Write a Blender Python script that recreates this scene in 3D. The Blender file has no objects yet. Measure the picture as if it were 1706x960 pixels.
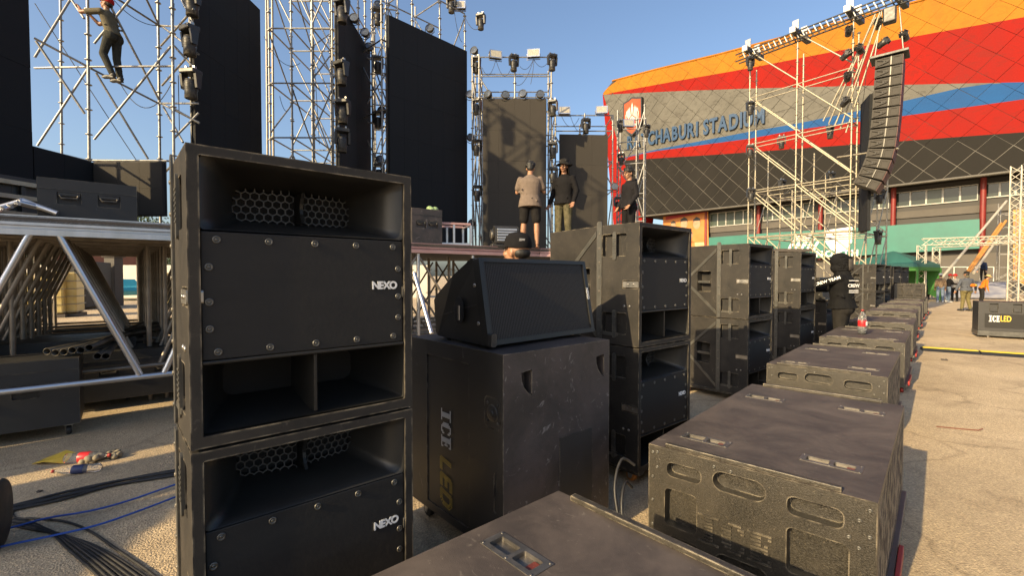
import bpy, bmesh, math, random
from mathutils import Vector, Matrix, Euler, geometry
R = math.radians
rnd = random.Random(7)
scene = bpy.context.scene
C = scene.collection
# ---------------------------------------------------------------- camera, sky, sun, exposure
F, HZ, EYE = 773.0, 460.0, 1.6
PITCH = math.atan((480 - HZ) / F)
cam_d = bpy.data.cameras.new('camera'); cam = bpy.data.objects.new('camera', cam_d); C.objects.link(cam)
cam_d.sensor_width = 36; cam_d.lens = F / 1706 * 36; cam_d.clip_start = .05; cam_d.clip_end = 6000
cam.location = (0, 0, EYE); cam.rotation_euler = (R(90) - PITCH, 0, 0); scene.camera = cam
SUN_AZ, SUN_EL = 47.0, 25.5          # the light travels towards +Y turned this far to the right
world = bpy.data.worlds.new('World'); scene.world = world; world.use_nodes = True
wn = world.node_tree.nodes; bg = wn['Background']
sky = wn.new('ShaderNodeTexSky'); sky.sky_type = 'NISHITA'; sky.sun_disc = False
sky.sun_elevation = R(SUN_EL); sky.sun_rotation = R(180 + SUN_AZ); sky.air_density = 1.0; sky.dust_density = 3.0; sky.ozone_density = 2.2
world.node_tree.links.new(sky.outputs[0], bg.inputs[0]); bg.inputs[1].default_value = .108
sd = bpy.data.lights.new('sun', 'SUN'); sun = bpy.data.objects.new('sun', sd); C.objects.link(sun)
sd.energy = 4.3; sd.angle = R(.5); sd.color = (1, .765, .43)
tv = Vector((math.sin(R(SUN_AZ)) * math.cos(R(SUN_EL)), math.cos(R(SUN_AZ)) * math.cos(R(SUN_EL)), -math.sin(R(SUN_EL))))
sun.rotation_euler = tv.to_track_quat('-Z', 'Y').to_euler(); sun.location = (-10, -10, 20)
scene.view_settings.view_transform = 'Standard'; scene.view_settings.look = 'None'
scene.view_settings.exposure = 1.05; scene.view_settings.gamma = 1
scene.cycles.max_bounces = 6

# ---------------------------------------------------------------- helpers
def ray(px, py):
    u, v = (px - 853) / F, (480 - py) / F
    c, s = math.cos(PITCH), math.sin(PITCH)
    return Vector((u, c + v * s, -s + v * c))
def P(px, py, Y):
    d = ray(px, py); return Vector((0, 0, EYE)) + d * (Y / d.y)
def G(px, py, z=0.0):
    d = ray(px, py); return Vector((0, 0, EYE)) + d * ((z - EYE) / d.z)

class MB:
    def __init__(s): s.v = []; s.f = []; s.mi = []; s.sm = []
    def add(s, vs, fs, mi=0, smooth=False, M=None):
        b = len(s.v)
        s.v += [tuple(M @ Vector(v)) if M is not None else tuple(v) for v in vs]
        s.f += [tuple(b + i for i in f) for f in fs]; s.mi += [mi] * len(fs); s.sm += [smooth] * len(fs)
        return s
    def box(s, x0, x1, y0, y1, z0, z1, mi=0, M=None):
        vs = [(x, y, z) for z in (z0, z1) for y in (y0, y1) for x in (x0, x1)]
        return s.add(vs, [(0, 2, 3, 1), (4, 5, 7, 6), (0, 1, 5, 4), (2, 6, 7, 3), (0, 4, 6, 2), (1, 3, 7, 5)], mi, False, M)
    def prism(s, poly, h0, h1, M=None, mi=0, smooth=False):      # poly in local xy, extruded along z
        a = sum(poly[i][0] * poly[(i + 1) % len(poly)][1] - poly[(i + 1) % len(poly)][0] * poly[i][1] for i in range(len(poly)))
        if a < 0: poly = poly[::-1]
        n = len(poly)
        vs = [(x, y, h0) for x, y in poly] + [(x, y, h1) for x, y in poly]
        fs = [tuple(range(n - 1, -1, -1)), tuple(range(n, 2 * n))]
        s.add(vs, fs, mi, False, M)
        return s.add(vs, [(i, (i + 1) % n, n + (i + 1) % n, n + i) for i in range(n)], mi, smooth, M)
    def plate(s, outer, holes, depth, M=None, mi=0, floor=True, fmi=None, skirt=0.0, fd=None):
        # face in local xy at z=0 (normal +z), holes sunk by depth along -z with walls and a floor
        loops = [outer] + holes
        vs = [(x, y, 0) for l in loops for x, y in l]
        tris = geometry.tessellate_polygon([[Vector((x, y, 0)) for x, y in l] for l in loops])
        fs = []
        for t in tris:
            a, b, c = (Vector(vs[i]) for i in t)
            fs.append(tuple(t) if (b - a).cross(c - a).z > 0 else tuple(t[::-1]))
        s.add(vs, fs, mi, False, M)
        for h in holes:
            n = len(h)
            ar = sum(h[i][0] * h[(i + 1) % n][1] - h[(i + 1) % n][0] * h[i][1] for i in range(n))
            if ar < 0: h = h[::-1]
            w = [(x, y, 0) for x, y in h] + [(x, y, -depth) for x, y in h]
            s.add(w, [(i, n + i, n + (i + 1) % n, (i + 1) % n)[::-1] for i in range(n)], mi, False, M)
            if floor: s.add([(x, y, -depth) for x, y in h], [tuple(range(n))], mi if fmi is None else fmi, False, M)
        if skirt:
            o = outer; n = len(o)
            ar = sum(o[i][0] * o[(i + 1) % n][1] - o[(i + 1) % n][0] * o[i][1] for i in range(n))
            if ar < 0: o = o[::-1]
            w = [(x, y, 0) for x, y in o] + [(x, y, -skirt) for x, y in o]
            s.add(w, [(i, n + i, n + (i + 1) % n, (i + 1) % n) for i in range(n)], mi, False, M)
        return s
    def cyl(s, p0, p1, r0, r1=None, n=8, mi=0, caps=True, smooth=True):
        p0, p1 = Vector(p0), Vector(p1); r1 = r0 if r1 is None else r1
        q = (p1 - p0).to_track_quat('Z', 'Y').to_matrix()
        vs = []
        for p, r in ((p0, r0), (p1, r1)):
            vs += [p + q @ Vector((r * math.cos(2 * math.pi * i / n), r * math.sin(2 * math.pi * i / n), 0)) for i in range(n)]
        s.add(vs, [(i, (i + 1) % n, n + (i + 1) % n, n + i) for i in range(n)], mi, smooth)
        if caps: s.add(vs, [tuple(range(n - 1, -1, -1)), tuple(range(n, 2 * n))], mi, False)
        return s
    def tube(s, pts, r, n=6, mi=0, closed=False):
        pts = [Vector(p) for p in pts]; rings = []
        up = Vector((0, 0, 1))
        for i, p in enumerate(pts):
            t = (pts[min(i + 1, len(pts) - 1)] - pts[max(i - 1, 0)]).normalized()
            a = t.cross(up)
            if a.length < 1e-3: a = t.cross(Vector((1, 0, 0)))
            a.normalize(); b = t.cross(a)
            rr = r[i] if isinstance(r, (list, tuple)) else r
            rings.append([p + a * rr * math.cos(2 * math.pi * k / n) + b * rr * math.sin(2 * math.pi * k / n) for k in range(n)])
        vs = [v for q in rings for v in q]
        fs = [(i * n + k, (i + 1) * n + k, (i + 1) * n + (k + 1) % n, i * n + (k + 1) % n) for i in range(len(pts) - 1) for k in range(n)]
        s.add(vs, fs, mi, True)
        return s.add(vs, [tuple(range(n)), tuple(range(len(vs) - 1, len(vs) - n - 1, -1))], mi, False)
    def loft(s, rings, mi=0, smooth=True, cap0=True, cap1=True, M=None, closed=True):
        n = len(rings[0]); vs = [v for q in rings for v in q]
        rng = n if closed else n - 1
        fs = [(i * n + k, i * n + (k + 1) % n, (i + 1) * n + (k + 1) % n, (i + 1) * n + k) for i in range(len(rings) - 1) for k in range(rng)]
        s.add(vs, fs, mi, smooth, M)
        if cap0: s.add(rings[0], [tuple(range(n - 1, -1, -1))], mi, False, M)
        if cap1: s.add(rings[-1], [tuple(range(n))], mi, False, M)
        return s
    def lathe(s, prof, n=16, M=None, mi=0, smooth=True):         # prof: (radius, z)
        rings = [[(max(r, 1e-4) * math.cos(2 * math.pi * i / n), max(r, 1e-4) * math.sin(2 * math.pi * i / n), z) for i in range(n)] for r, z in prof]
        return s.loft(rings, mi, smooth, True, True, M)
    def ell(s, c, rx, ry, rz, M=None, mi=0, n=12, m=8):
        prof = [(math.sin(math.pi * j / m), -math.cos(math.pi * j / m)) for j in range(m + 1)]
        T = Matrix.Translation(c) @ (M.to_4x4() if M is not None else Matrix()) @ Matrix.Diagonal((rx, ry, rz, 1))
        return s.lathe(prof, n, T, mi)
    def cap(s, p0, r0, p1, r1, n=10):                            # tapered limb with round ends
        s.cyl(p0, p1, r0, r1, n); s.ell(p0, r0, r0, r0, n=n, m=6); s.ell(p1, r1, r1, r1, n=n, m=6); return s
    def mesh(s, name, mats):
        me = bpy.data.meshes.new(name); me.from_pydata(s.v, [], s.f)
        if not isinstance(mats, (list, tuple)): mats = [mats]
        for m in mats: me.materials.append(m)
        me.polygons.foreach_set('material_index', s.mi); me.polygons.foreach_set('use_smooth', s.sm)
        me.update(); return me
    def build(s, name, mats, parent=None, bevel=0.0, seg=2, label=None, kind=None):
        o = link(name, s.mesh(name, mats), parent)
        if bevel:
            b = o.modifiers.new('bevel', 'BEVEL'); b.width = bevel; b.segments = seg; b.limit_method = 'ANGLE'; b.angle_limit = R(50); b.use_clamp_overlap = True
        if label: o['label'] = label
        if kind: o['kind'] = kind
        return o
def link(name, me, parent=None, M=None):
    o = bpy.data.objects.new(name, me); C.objects.link(o)
    if parent is not None: o.parent = parent
    if M is not None: o.matrix_basis = M
    return o
def tag(o, label=None, cat=None, group=None, kind=None):
    if label: o['label'] = label
    if cat: o['category'] = cat
    if group: o['group'] = group
    if kind: o['kind'] = kind
    return o
def thing(name, label, cat, loc=(0, 0, 0), rz=0.0, group=None, M=None):
    o = bpy.data.objects.new(name, None); C.objects.link(o); o.empty_display_size = .1
    if M is not None: o.matrix_basis = M
    else: o.location = loc; o.rotation_euler = (0, 0, rz)
    return tag(o, label, cat, group)
KIDS = {}
def dup(root, label, loc=None, rz=None, M=None, group=None):
    kids = {}
    for o in list(C.objects):
        if o.parent is not None: kids.setdefault(o.parent.name, []).append(o)
    def rec(o, parent):
        c = o.copy(); C.objects.link(c)
        if parent is not None: c.parent = parent
        for ch in kids.get(o.name, []): rec(ch, c)
        return c
    r = rec(root, None)
    if M is not None: r.matrix_basis = M
    if loc is not None: r.location = loc
    if rz is not None: r.rotation_euler = (0, 0, rz)
    r['label'] = label
    if group: r['group'] = group
    return r
def rrect(x0, x1, y0, y1, r, n=4):
    pts = []
    for cx, cy, a0 in ((x1 - r, y0 + r, -90), (x1 - r, y1 - r, 0), (x0 + r, y1 - r, 90), (x0 + r, y0 + r, 180)):
        pts += [(cx + r * math.cos(R(a0 + 90 * i / n)), cy + r * math.sin(R(a0 + 90 * i / n))) for i in range(n + 1)]
    return pts
def rect(x0, x1, y0, y1): return [(x0, y0), (x1, y0), (x1, y1), (x0, y1)]
def frame(o, x, y, z=None):                                      # matrix with given axes
    x, y = Vector(x).normalized(), Vector(y).normalized(); z = x.cross(y).normalized() if z is None else Vector(z)
    M = Matrix((x, y, z)).transposed().to_4x4(); M.translation = Vector(o); return M
def text_mesh(txt, size, extrude, m, name, align='CENTER', shear=0, spacing=1.0, offset=0.0, res=3):
    cu = bpy.data.curves.new(name, 'FONT'); cu.body = txt; cu.size = size; cu.extrude = extrude; cu.align_x = align; cu.align_y = 'CENTER'
    cu.shear = shear; cu.space_character = spacing; cu.offset = offset; cu.resolution_u = res
    t = bpy.data.objects.new(name, cu); C.objects.link(t)
    dg = bpy.context.evaluated_depsgraph_get()
    me = bpy.data.meshes.new_from_object(t.evaluated_get(dg)); me.name = name
    bpy.data.objects.remove(t); bpy.data.curves.remove(cu)
    me.materials.clear(); me.materials.append(m); return me

# ---------------------------------------------------------------- materials
def mat(name, c1, c2=None, scale=6.0, rough=.55, metal=0.0, bump=0.0, bscale=300.0, scuff=None, sscale=9.0, samt=.5, wear_glint=0.0, rvar=.15, coat=0.0, stretch=None, spec=.5, dust=None, sth=.66):
    m = bpy.data.materials.new(name); m.use_nodes = True
    N, L = m.node_tree.nodes, m.node_tree.links
    b = N['Principled BSDF']; tc = N.new('ShaderNodeTexCoord'); src = tc.outputs['Object']
    b.inputs['Metallic'].default_value = metal; b.inputs['Coat Weight'].default_value = coat; b.inputs['Specular IOR Level'].default_value = spec
    c2 = c2 or tuple(min(1, x * 1.35) for x in c1)
    if stretch:
        mp = N.new('ShaderNodeMapping'); mp.inputs['Scale'].default_value = stretch; L.new(src, mp.inputs[0]); src2 = mp.outputs[0]
    else: src2 = src
    n1 = N.new('ShaderNodeTexNoise'); n1.inputs['Scale'].default_value = scale; n1.inputs['Detail'].default_value = 6; n1.inputs['Roughness'].default_value = .62
    L.new(src2, n1.inputs['Vector'])
    rp = N.new('ShaderNodeValToRGB'); rp.color_ramp.elements[0].position = .32; rp.color_ramp.elements[1].position = .70
    rp.color_ramp.elements[0].color = (*c1, 1); rp.color_ramp.elements[1].color = (*c2, 1); L.new(n1.outputs['Fac'], rp.inputs[0])
    col = rp.outputs[0]
    def mix(col, fac, c):
        x = N.new('ShaderNodeMix'); x.data_type = 'RGBA'; L.new(fac, x.inputs[0]); L.new(col, x.inputs[6]); x.inputs[7].default_value = (*c, 1); return x.outputs[2]
    def ramp(v, a, b_, top=1.0):
        q = N.new('ShaderNodeMapRange'); q.inputs[1].default_value = a; q.inputs[2].default_value = b_; q.inputs[4].default_value = top; L.new(v, q.inputs[0]); return q.outputs[0]
    if dust:                                                     # broad dusty smears
        n = N.new('ShaderNodeTexNoise'); n.inputs['Scale'].default_value = 3.1; n.inputs['Detail'].default_value = 12; n.inputs['Distortion'].default_value = .5; n.inputs['Roughness'].default_value = .74
        L.new(src, n.inputs['Vector']); col = mix(col, ramp(n.outputs['Fac'], .42, .70, .75), dust)
    if scuff:                                                    # scratches and chips
        n = N.new('ShaderNodeTexNoise'); n.inputs['Scale'].default_value = sscale; n.inputs['Detail'].default_value = 8; n.inputs['Distortion'].default_value = 2.5; n.inputs['Roughness'].default_value = .7
        mp2 = N.new('ShaderNodeMapping'); mp2.inputs['Scale'].default_value = (1, 1.9, .8); mp2.inputs['Rotation'].default_value = (.4, .9, .6); L.new(src, mp2.inputs[0]); L.new(mp2.outputs[0], n.inputs['Vector'])
        col = mix(col, ramp(n.outputs['Fac'], sth, sth + .05, samt), scuff)
    if wear_glint:                                                     # paint worn off the edges, and sun glints painted on them
        g = N.new('ShaderNodeNewGeometry'); bv = N.new('ShaderNodeBevel'); bv.samples = 3; bv.inputs[0].default_value = .009
        dt = N.new('ShaderNodeVectorMath'); dt.operation = 'DOT_PRODUCT'; L.new(bv.outputs[0], dt.inputs[0]); L.new(g.outputs['True Normal'], dt.inputs[1])
        wn_ = N.new('ShaderNodeTexNoise'); wn_.inputs['Scale'].default_value = 14; wn_.inputs['Detail'].default_value = 6; L.new(src, wn_.inputs['Vector'])
        e = N.new('ShaderNodeMapRange'); e.inputs[1].default_value = .985; e.inputs[2].default_value = .90; L.new(dt.outputs['Value'], e.inputs[0])
        w2 = N.new('ShaderNodeMath'); w2.operation = 'MULTIPLY'; L.new(e.outputs[0], w2.inputs[0]); L.new(ramp(wn_.outputs['Fac'], .42, .60, wear_glint), w2.inputs[1])
        col = mix(col, w2.outputs[0], (.33, .28, .20))
    L.new(col, b.inputs['Base Color'])
    q = N.new('ShaderNodeMapRange'); q.inputs[3].default_value = max(.02, rough - rvar); q.inputs[4].default_value = min(1, rough + rvar); L.new(n1.outputs['Fac'], q.inputs[0]); L.new(q.outputs[0], b.inputs['Roughness'])
    if bump:
        n = N.new('ShaderNodeTexNoise'); n.inputs['Scale'].default_value = bscale; n.inputs['Detail'].default_value = 3; L.new(src, n.inputs['Vector'])
        bp = N.new('ShaderNodeBump'); bp.inputs['Strength'].default_value = bump; bp.inputs['Distance'].default_value = .002; L.new(n.outputs['Fac'], bp.inputs['Height']); L.new(bp.outputs[0], b.inputs['Normal'])
    return m
M_ = {}
M_['black_paint'] = mat('black_textured_paint', (.017, .0165, .016), (.032, .029, .026), 5, .62, bump=.5, bscale=300, scuff=(.13, .11, .095), samt=.32, wear_glint=.9, sth=.61, spec=.22, dust=(.05, .044, .037))
M_['panel'] = mat('black_speaker_front', (.0165, .016, .0155), (.023, .022, .021), 3, .66, spec=.28, bump=.35, bscale=60, stretch=(1, 1, 6))
M_['horn'] = mat('moulded_horn_plastic', (.013, .0128, .0122), (.021, .0205, .019), 4, .40, spec=.38, bump=.12, bscale=500)
M_['deep'] = mat('dark_hollow', (.006, .006, .006), (.009, .009, .009), 4, .8)
M_['grey_steel'] = mat('grey_painted_steel', (.060, .060, .056), (.10, .098, .09), 8, .42, .35, bump=.1, scuff=(.25, .23, .2), wear_glint=.5)
M_['steel'] = mat('bare_steel', (.30, .29, .27), (.46, .44, .41), 14, .36, .9, bump=.05)
M_['screw'] = mat('dull_screw_head', (.10, .098, .09), (.17, .165, .15), 30, .45, .8)
M_['dish'] = mat('dull_dish_steel', (.13, .122, .11), (.22, .205, .19), 14, .45, .8)
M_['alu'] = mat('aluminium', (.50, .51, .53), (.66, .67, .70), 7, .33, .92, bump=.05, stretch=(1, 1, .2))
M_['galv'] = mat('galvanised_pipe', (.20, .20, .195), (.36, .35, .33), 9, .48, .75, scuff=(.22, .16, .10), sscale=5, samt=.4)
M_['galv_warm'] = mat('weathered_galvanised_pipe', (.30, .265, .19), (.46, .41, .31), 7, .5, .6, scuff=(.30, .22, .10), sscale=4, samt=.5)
M_['white_print'] = mat('white_print', (.72, .72, .70), (.80, .80, .78), 40, .5)
M_['silver_print'] = mat('silver_print', (.50, .50, .50), (.62, .62, .62), 40, .35, .3)
M_['yellow_print'] = mat('yellow_print', (.52, .36, .03), (.62, .44, .05), 60, .5)
M_['wood_top'] = mat('worn_dark_board', (.036, .029, .026), (.060, .048, .042), 3, .62, bump=.5, bscale=260, dust=(.115, .092, .078), scuff=(.22, .19, .16), sscale=9, samt=.35, rvar=.12, sth=.61)
M_['grit'] = mat('gritty_black_coating', (.010, .009, .0075), (.042, .037, .029), 120, .42, bump=1.0, bscale=170, dust=(.055, .047, .036), scuff=(.17, .145, .10), sscale=50, samt=.45, wear_glint=.9, sth=.60)
M_['rubber'] = mat('black_rubber', (.012, .012, .012), (.022, .022, .022), 20, .6, bump=.1)
M_['red_plastic'] = mat('red_plastic', (.24, .014, .012), (.32, .024, .018), 9, .45, scuff=(.10, .06, .05), samt=.6)
M_['orange_wheel'] = mat('orange_wheel', (.40, .15, .03), (.52, .22, .05), 9, .5)
M_['case'] = mat('black_case_laminate', (.019, .019, .019), (.028, .027, .027), 4, .5, bump=.35, bscale=240, scuff=(.22, .20, .19), sscale=5, samt=.45, wear_glint=.6)
M_['case_scuffed'] = mat('scuffed_black_laminate', (.026, .023, .023), (.050, .044, .043), 3, .48, bump=.5, bscale=200, scuff=(.27, .25, .24), sscale=8.5, samt=.55, dust=(.085, .066, .062), wear_glint=.8, sth=.605)
M_['yellow'] = mat('yellow_paint', (.62, .48, .02), (.74, .58, .05), 5, .5, scuff=(.15, .12, .05), samt=.4)
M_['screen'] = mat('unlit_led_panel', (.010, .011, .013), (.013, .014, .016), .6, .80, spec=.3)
M_['screen_tan'] = mat('tan_led_panel', (.034, .030, .0255), (.042, .037, .031), .7, .8, spec=.3)  # paler, warmer base than the black screens
M_['lens'] = mat('glass_lens', (.05, .06, .08), (.12, .14, .17), 30, .12, .2)
M_['lamp_black'] = mat('black_lamp_housing', (.016, .016, .017), (.030, .030, .030), 9, .45, bump=.15, wear_glint=.3)
M_['cable'] = mat('black_cable', (.014, .014, .015), (.028, .027, .026), 30, .5)
M_['blue_cable'] = mat('blue_cable', (.012, .06, .32), (.02, .09, .42), 30, .45)

def ground_mat():
    m = bpy.data.materials.new('gritty_asphalt'); m.use_nodes = True
    N, L = m.node_tree.nodes, m.node_tree.links; b = N['Principled BSDF']; b.inputs['Roughness'].default_value = .88
    tc = N.new('ShaderNodeTexCoord'); src = tc.outputs['Object']
    def noise(sc, det=6, dis=0, ro=.6):
        n = N.new('ShaderNodeTexNoise'); n.inputs['Scale'].default_value = sc; n.inputs['Detail'].default_value = det; n.inputs['Distortion'].default_value = dis; n.inputs['Roughness'].default_value = ro
        L.new(src, n.inputs['Vector']); return n.outputs['Fac']
    def ramp(v, stops):
        r = N.new('ShaderNodeValToRGB'); e = r.color_ramp.elements
        while len(e) < len(stops): e.new(.5)
        for q, (p, c) in zip(e, stops): q.position = p; q.color = (*c, 1)
        L.new(v, r.inputs[0]); return r.outputs[0]
    def mul(a, c, f):
        x = N.new('ShaderNodeMix'); x.data_type = 'RGBA'; x.blend_type = 'MULTIPLY'; x.inputs[0].default_value = f; L.new(a, x.inputs[6]); L.new(c, x.inputs[7]); return x.outputs[2]
    base = ramp(noise(.35, 8, .6), [(.30, (.41, .318, .202)), (.52, (.51, .40, .26)), (.72, (.59, .47, .315))])
    grit = ramp(noise(75, 4, .3, .75), [(.30, (.30, .29, .28)), (.47, (.80, .80, .80)), (.60, (1, 1, 1)), (.72, (1.6, 1.55, 1.45))])
    v = N.new('ShaderNodeTexVoronoi'); v.inputs['Scale'].default_value = 85; L.new(src, v.inputs['Vector'])
    peb = ramp(v.outputs['Color'], [(.1, (.62, .60, .58)), (.5, (.95, .95, .95)), (.95, (1.5, 1.45, 1.35))])
    stain = ramp(noise(1.4, 7, 1.2), [(.30, (.72, .70, .68)), (.50, (1, 1, 1)), (.8, (1.12, 1.1, 1.05))])
    wp = N.new('ShaderNodeTexNoise'); wp.inputs['Scale'].default_value = 1.1; wp.inputs['Detail'].default_value = 6; L.new(src, wp.inputs['Vector'])
    wm = N.new('ShaderNodeMix'); wm.data_type = 'RGBA'; wm.blend_type = 'LINEAR_LIGHT'; wm.inputs[0].default_value = .5; L.new(src, wm.inputs[6]); L.new(wp.outputs['Color'], wm.inputs[7])
    ck = N.new('ShaderNodeTexVoronoi'); ck.feature = 'DISTANCE_TO_EDGE'; ck.inputs['Scale'].default_value = .42; L.new(wm.outputs[2], ck.inputs['Vector'])
    crack = ramp(ck.outputs['Distance'], [(.0, (.42, .40, .38)), (.006, (.78, .77, .76)), (.014, (1, 1, 1))])
    blot = ramp(noise(.55, 5, 2.0), [(.30, (.62, .60, .58)), (.40, (.94, .94, .93)), (.62, (1, 1, 1))])
    c = mul(mul(mul(mul(mul(base, grit, .65), peb, .55), stain, .7), crack, .55), blot, .6); L.new(c, b.inputs['Base Color'])
    ad = N.new('ShaderNodeMath'); ad.operation = 'ADD'; L.new(noise(75, 4, .3, .75), ad.inputs[0]); L.new(v.outputs['Distance'], ad.inputs[1])
    bp = N.new('ShaderNodeBump'); bp.inputs['Strength'].default_value = .65; bp.inputs['Distance'].default_value = .009; L.new(ad.outputs[0], bp.inputs['Height']); L.new(bp.outputs[0], b.inputs['Normal'])
    return m
mb = MB(); mb.add([(-3000, -3000, 0), (3000, -3000, 0), (3000, 3000, 0), (-3000, 3000, 0)], [(0, 1, 2, 3)])
tag(mb.build('ground', ground_mat()), kind='structure')

ROW = Vector((.677, .736, 0)); ACR = Vector((.736, -.677, 0))     # along the row of subs, across it
STG = Vector((.775, .632, 0)); STB = Vector((-.632, .775, 0))    # along the stage front, into the stage
M_['dish_red'] = mat('painted_red_reflection', (.10, .02, .015), (.15, .03, .02), 30, .6)
M_['hex'] = mat('dull_honeycomb_plastic', (.045, .044, .042), (.07, .068, .064), 9, .5)
# ================================================================ foreground loudspeakers
W_, H_, D1_, D2_, RW_ = .755, .94, .40, 1.05, .26
def hexgrid(mb, x0, x1, z0, z1, r, t, y, slope=0.0):
    dx = r * math.sqrt(3); j = 0; z = z0 + r
    while z < z1:
        x = x0 + dx * (.5 if j % 2 == 0 else 1.0)
        while x < x1 - dx * .3:
            o = [(x + r * math.sin(R(60 * k)), z + r * math.cos(R(60 * k))) for k in range(6)]
            i = [(x + (r - t) * math.sin(R(60 * k)), z + (r - t) * math.cos(R(60 * k))) for k in range(6)]
            yy = lambda p: y + slope * abs(p[0])
            vs = [(p[0], yy(p), p[1]) for p in o] + [(p[0], yy(p), p[1]) for p in i] + [(p[0], yy(p) + .006, p[1]) for p in i]
            mb.add(vs, [(k, (k + 1) % 6, 6 + (k + 1) % 6, 6 + k) for k in range(6)] + [(6 + k, 6 + (k + 1) % 6, 12 + (k + 1) % 6, 12 + k) for k in range(6)])
            x += dx
        z += 1.5 * r; j += 1
def srect(hw, hh, cx, cz, y, r, n=6):
    return [(p[0], y, p[1]) for p in rrect(cx - hw, cx + hw, cz - hh, cz + hh, min(r, hw * .98, hh * .98), n)]
def screw_mesh():
    m = MB(); m.lathe([(.0125, 0), (.0125, .002), (.0105, .0036), (.0080, .0036), (.0075, .0012), (.0045, .0012), (.0045, .0036), (.002, .0036)], 14)
    return m.mesh('screw', M_['screw'])
SCREW = screw_mesh()
BADGE_TXT = text_mesh('NEXO', .041, .0012, M_['white_print'], 'lettering', spacing=.86, offset=.0016)
def side_frame(sx, y0=0.0):
    return frame((sx * W_ / 2, y0, 0), (0, sx, 0), (0, 0, 1))
def make_cabinet(label, lower=False):
    t = thing('loudspeaker_cabinet', label, 'loudspeaker')
    FM = frame((0, 0, 0), (1, 0, 0), (0, 0, 1))
    mb = MB()
    plan = [(-W_ / 2, 0), (W_ / 2, 0), (W_ / 2, D1_), (RW_, D2_), (-RW_, D2_), (-W_ / 2, D1_)]
    hw = W_ / 2 - .033
    mb.plate(rect(-W_ / 2, W_ / 2, 0, H_), [rect(-hw, hw, .036, H_ - .032)], .34, FM, floor=True, fmi=1)
    for z0, nz in ((0, -1), (H_, 1)):
        pts = [(x, y, z0) for x, y in plan]; mb.add(pts, [tuple(range(6)) if nz > 0 else tuple(range(5, -1, -1))])
    for sx in (-1, 1):
        SM = side_frame(sx); q = lambda a, b: (min(sx * a, sx * b), max(sx * a, sx * b))
        hs = [rrect(*q(.115, .345), z0, z1, .012, 2) for z0, z1 in ((.69, .865), (.085, .25))]
        hs.append(rect(*q(.0005, .155), .443, .502))
        hs[2] = rrect(*q(.012, .15), .443, .500, .006, 2)
        mb.plate(rect(*q(0, D1_), 0, H_), hs[:2] + [hs[2]], .05, SM)
        a, b = Vector((sx * W_ / 2, D1_, 0)), Vector((sx * RW_, D2_, 0)); L = (b - a).length
        WM = frame(a, (b - a) * sx, (0, 0, 1))
        mb.plate(rect(*q(0, L), 0, H_), [rrect(*q(.09, .30), .33, .60, .012, 2)], .10, WM)
    mb.add([(RW_, D2_, 0), (-RW_, D2_, 0), (-RW_, D2_, H_), (RW_, D2_, H_)], [(0, 1, 2, 3)])
    cab = mb.build('cabinet', [M_['black_paint'], M_['deep']], t, bevel=.007, seg=2)
    # horn: a flare from the opening to the throat
    mb = MB(); cz = .795; rings = []
    for k in range(9):
        f = k / 8; y = .012 + .25 * f
        rings.append(srect(.340 - .130 * f ** .62, .112 - .055 * f ** .75, 0, cz + .004 * f, y, .03 + .012 * f))
    rings = [srect(.3435, .1135, 0, cz, .010, .012)] + rings
    mb.loft(rings[::-1], 0, True, False, False)
    mb.add(srect(.211, .058, 0, cz, .266, .04), [tuple(range(28))], 1)
    horn = mb.build('horn', [M_['horn'], M_['deep']], t)
    g = MB()
    for x0, x1 in ((-.245, -.014), (.014, .245)): hexgrid(g, x0, x1, cz - .080, cz + .066, .0168, .0024, .212, .15)
    g.build('honeycomb_grille', M_['hex'], t, kind='stuff')
    v = MB(); v.loft([[(dx, .19 + .03 * math.sin(math.pi * i / 6) - .03, cz - .058 + .116 * i / 6), (dx + .012, .19 - .03 + .03 * math.sin(math.pi * i / 6), cz - .058 + .116 * i / 6), (dx + .012, .26, cz - .058 + .116 * i / 6), (dx, .26, cz - .058 + .116 * i / 6)] for dx in (.002,) for i in range(7)], smooth=False)
    v.build('throat_vane', M_['horn'], t)
    p = MB(); p.box(-.342, .342, .010, .03, .272, .677)
    pan = p.build('front_panel', M_['panel'], t, bevel=.003)
    SMx = lambda x, z: Matrix.Translation((x, .010, z)) @ Matrix.Rotation(R(90), 4, 'X') @ Matrix.Rotation(x * 30, 4, 'Z')
    for x, z in [(x, .652) for x in (-.30, -.15, 0, .15, .30)] + [(x, .296) for x in (-.30, -.15, 0, .15, .30)] + [(sx * .322, z) for sx in (-1, 1) for z in (.565, .455, .37)]:
        link('screw', SCREW, pan, SMx(x, z))
    bd = MB(); bd.plate(rrect(.205, .322, .480, .522, .006), [rrect(.209, .318, .484, .518, .005)], .0025, frame((0, .0085, 0), (1, 0, 0), (0, 0, 1)), skirt=.002)
    bo = bd.build('badge', M_['deep'], t)
    link('lettering', BADGE_TXT, bo, Matrix.Translation((.264, .0085, .499)) @ Matrix.Rotation(R(90), 4, 'X'))
    mb = MB(); rings = []
    for k in range(7):
        f = k / 6; rings.append(srect(.3435 - .10 * f ** 1.5, .110 - .045 * f ** 1.2, 0, .152 - .0 * f, .010 + .30 * f, .008 + .03 * f))
    mb.loft(rings[::-1], 0, True, False, False); mb.add(srect(.2435, .065, 0, .152, .31, .038), [tuple(range(28))], 1)
    mb.build('bass_port', [M_['horn'], M_['deep']], t)
    mb = MB(); mb.box(-.344, .344, .003, .02, .258, .2705); mb.build('port_lip', M_['horn'], t, bevel=.004)
    mb = MB(); mb.box(-.006, .006, .018, .30, .048, .256); mb.build('port_divider', M_['horn'], t, bevel=.003)
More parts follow.
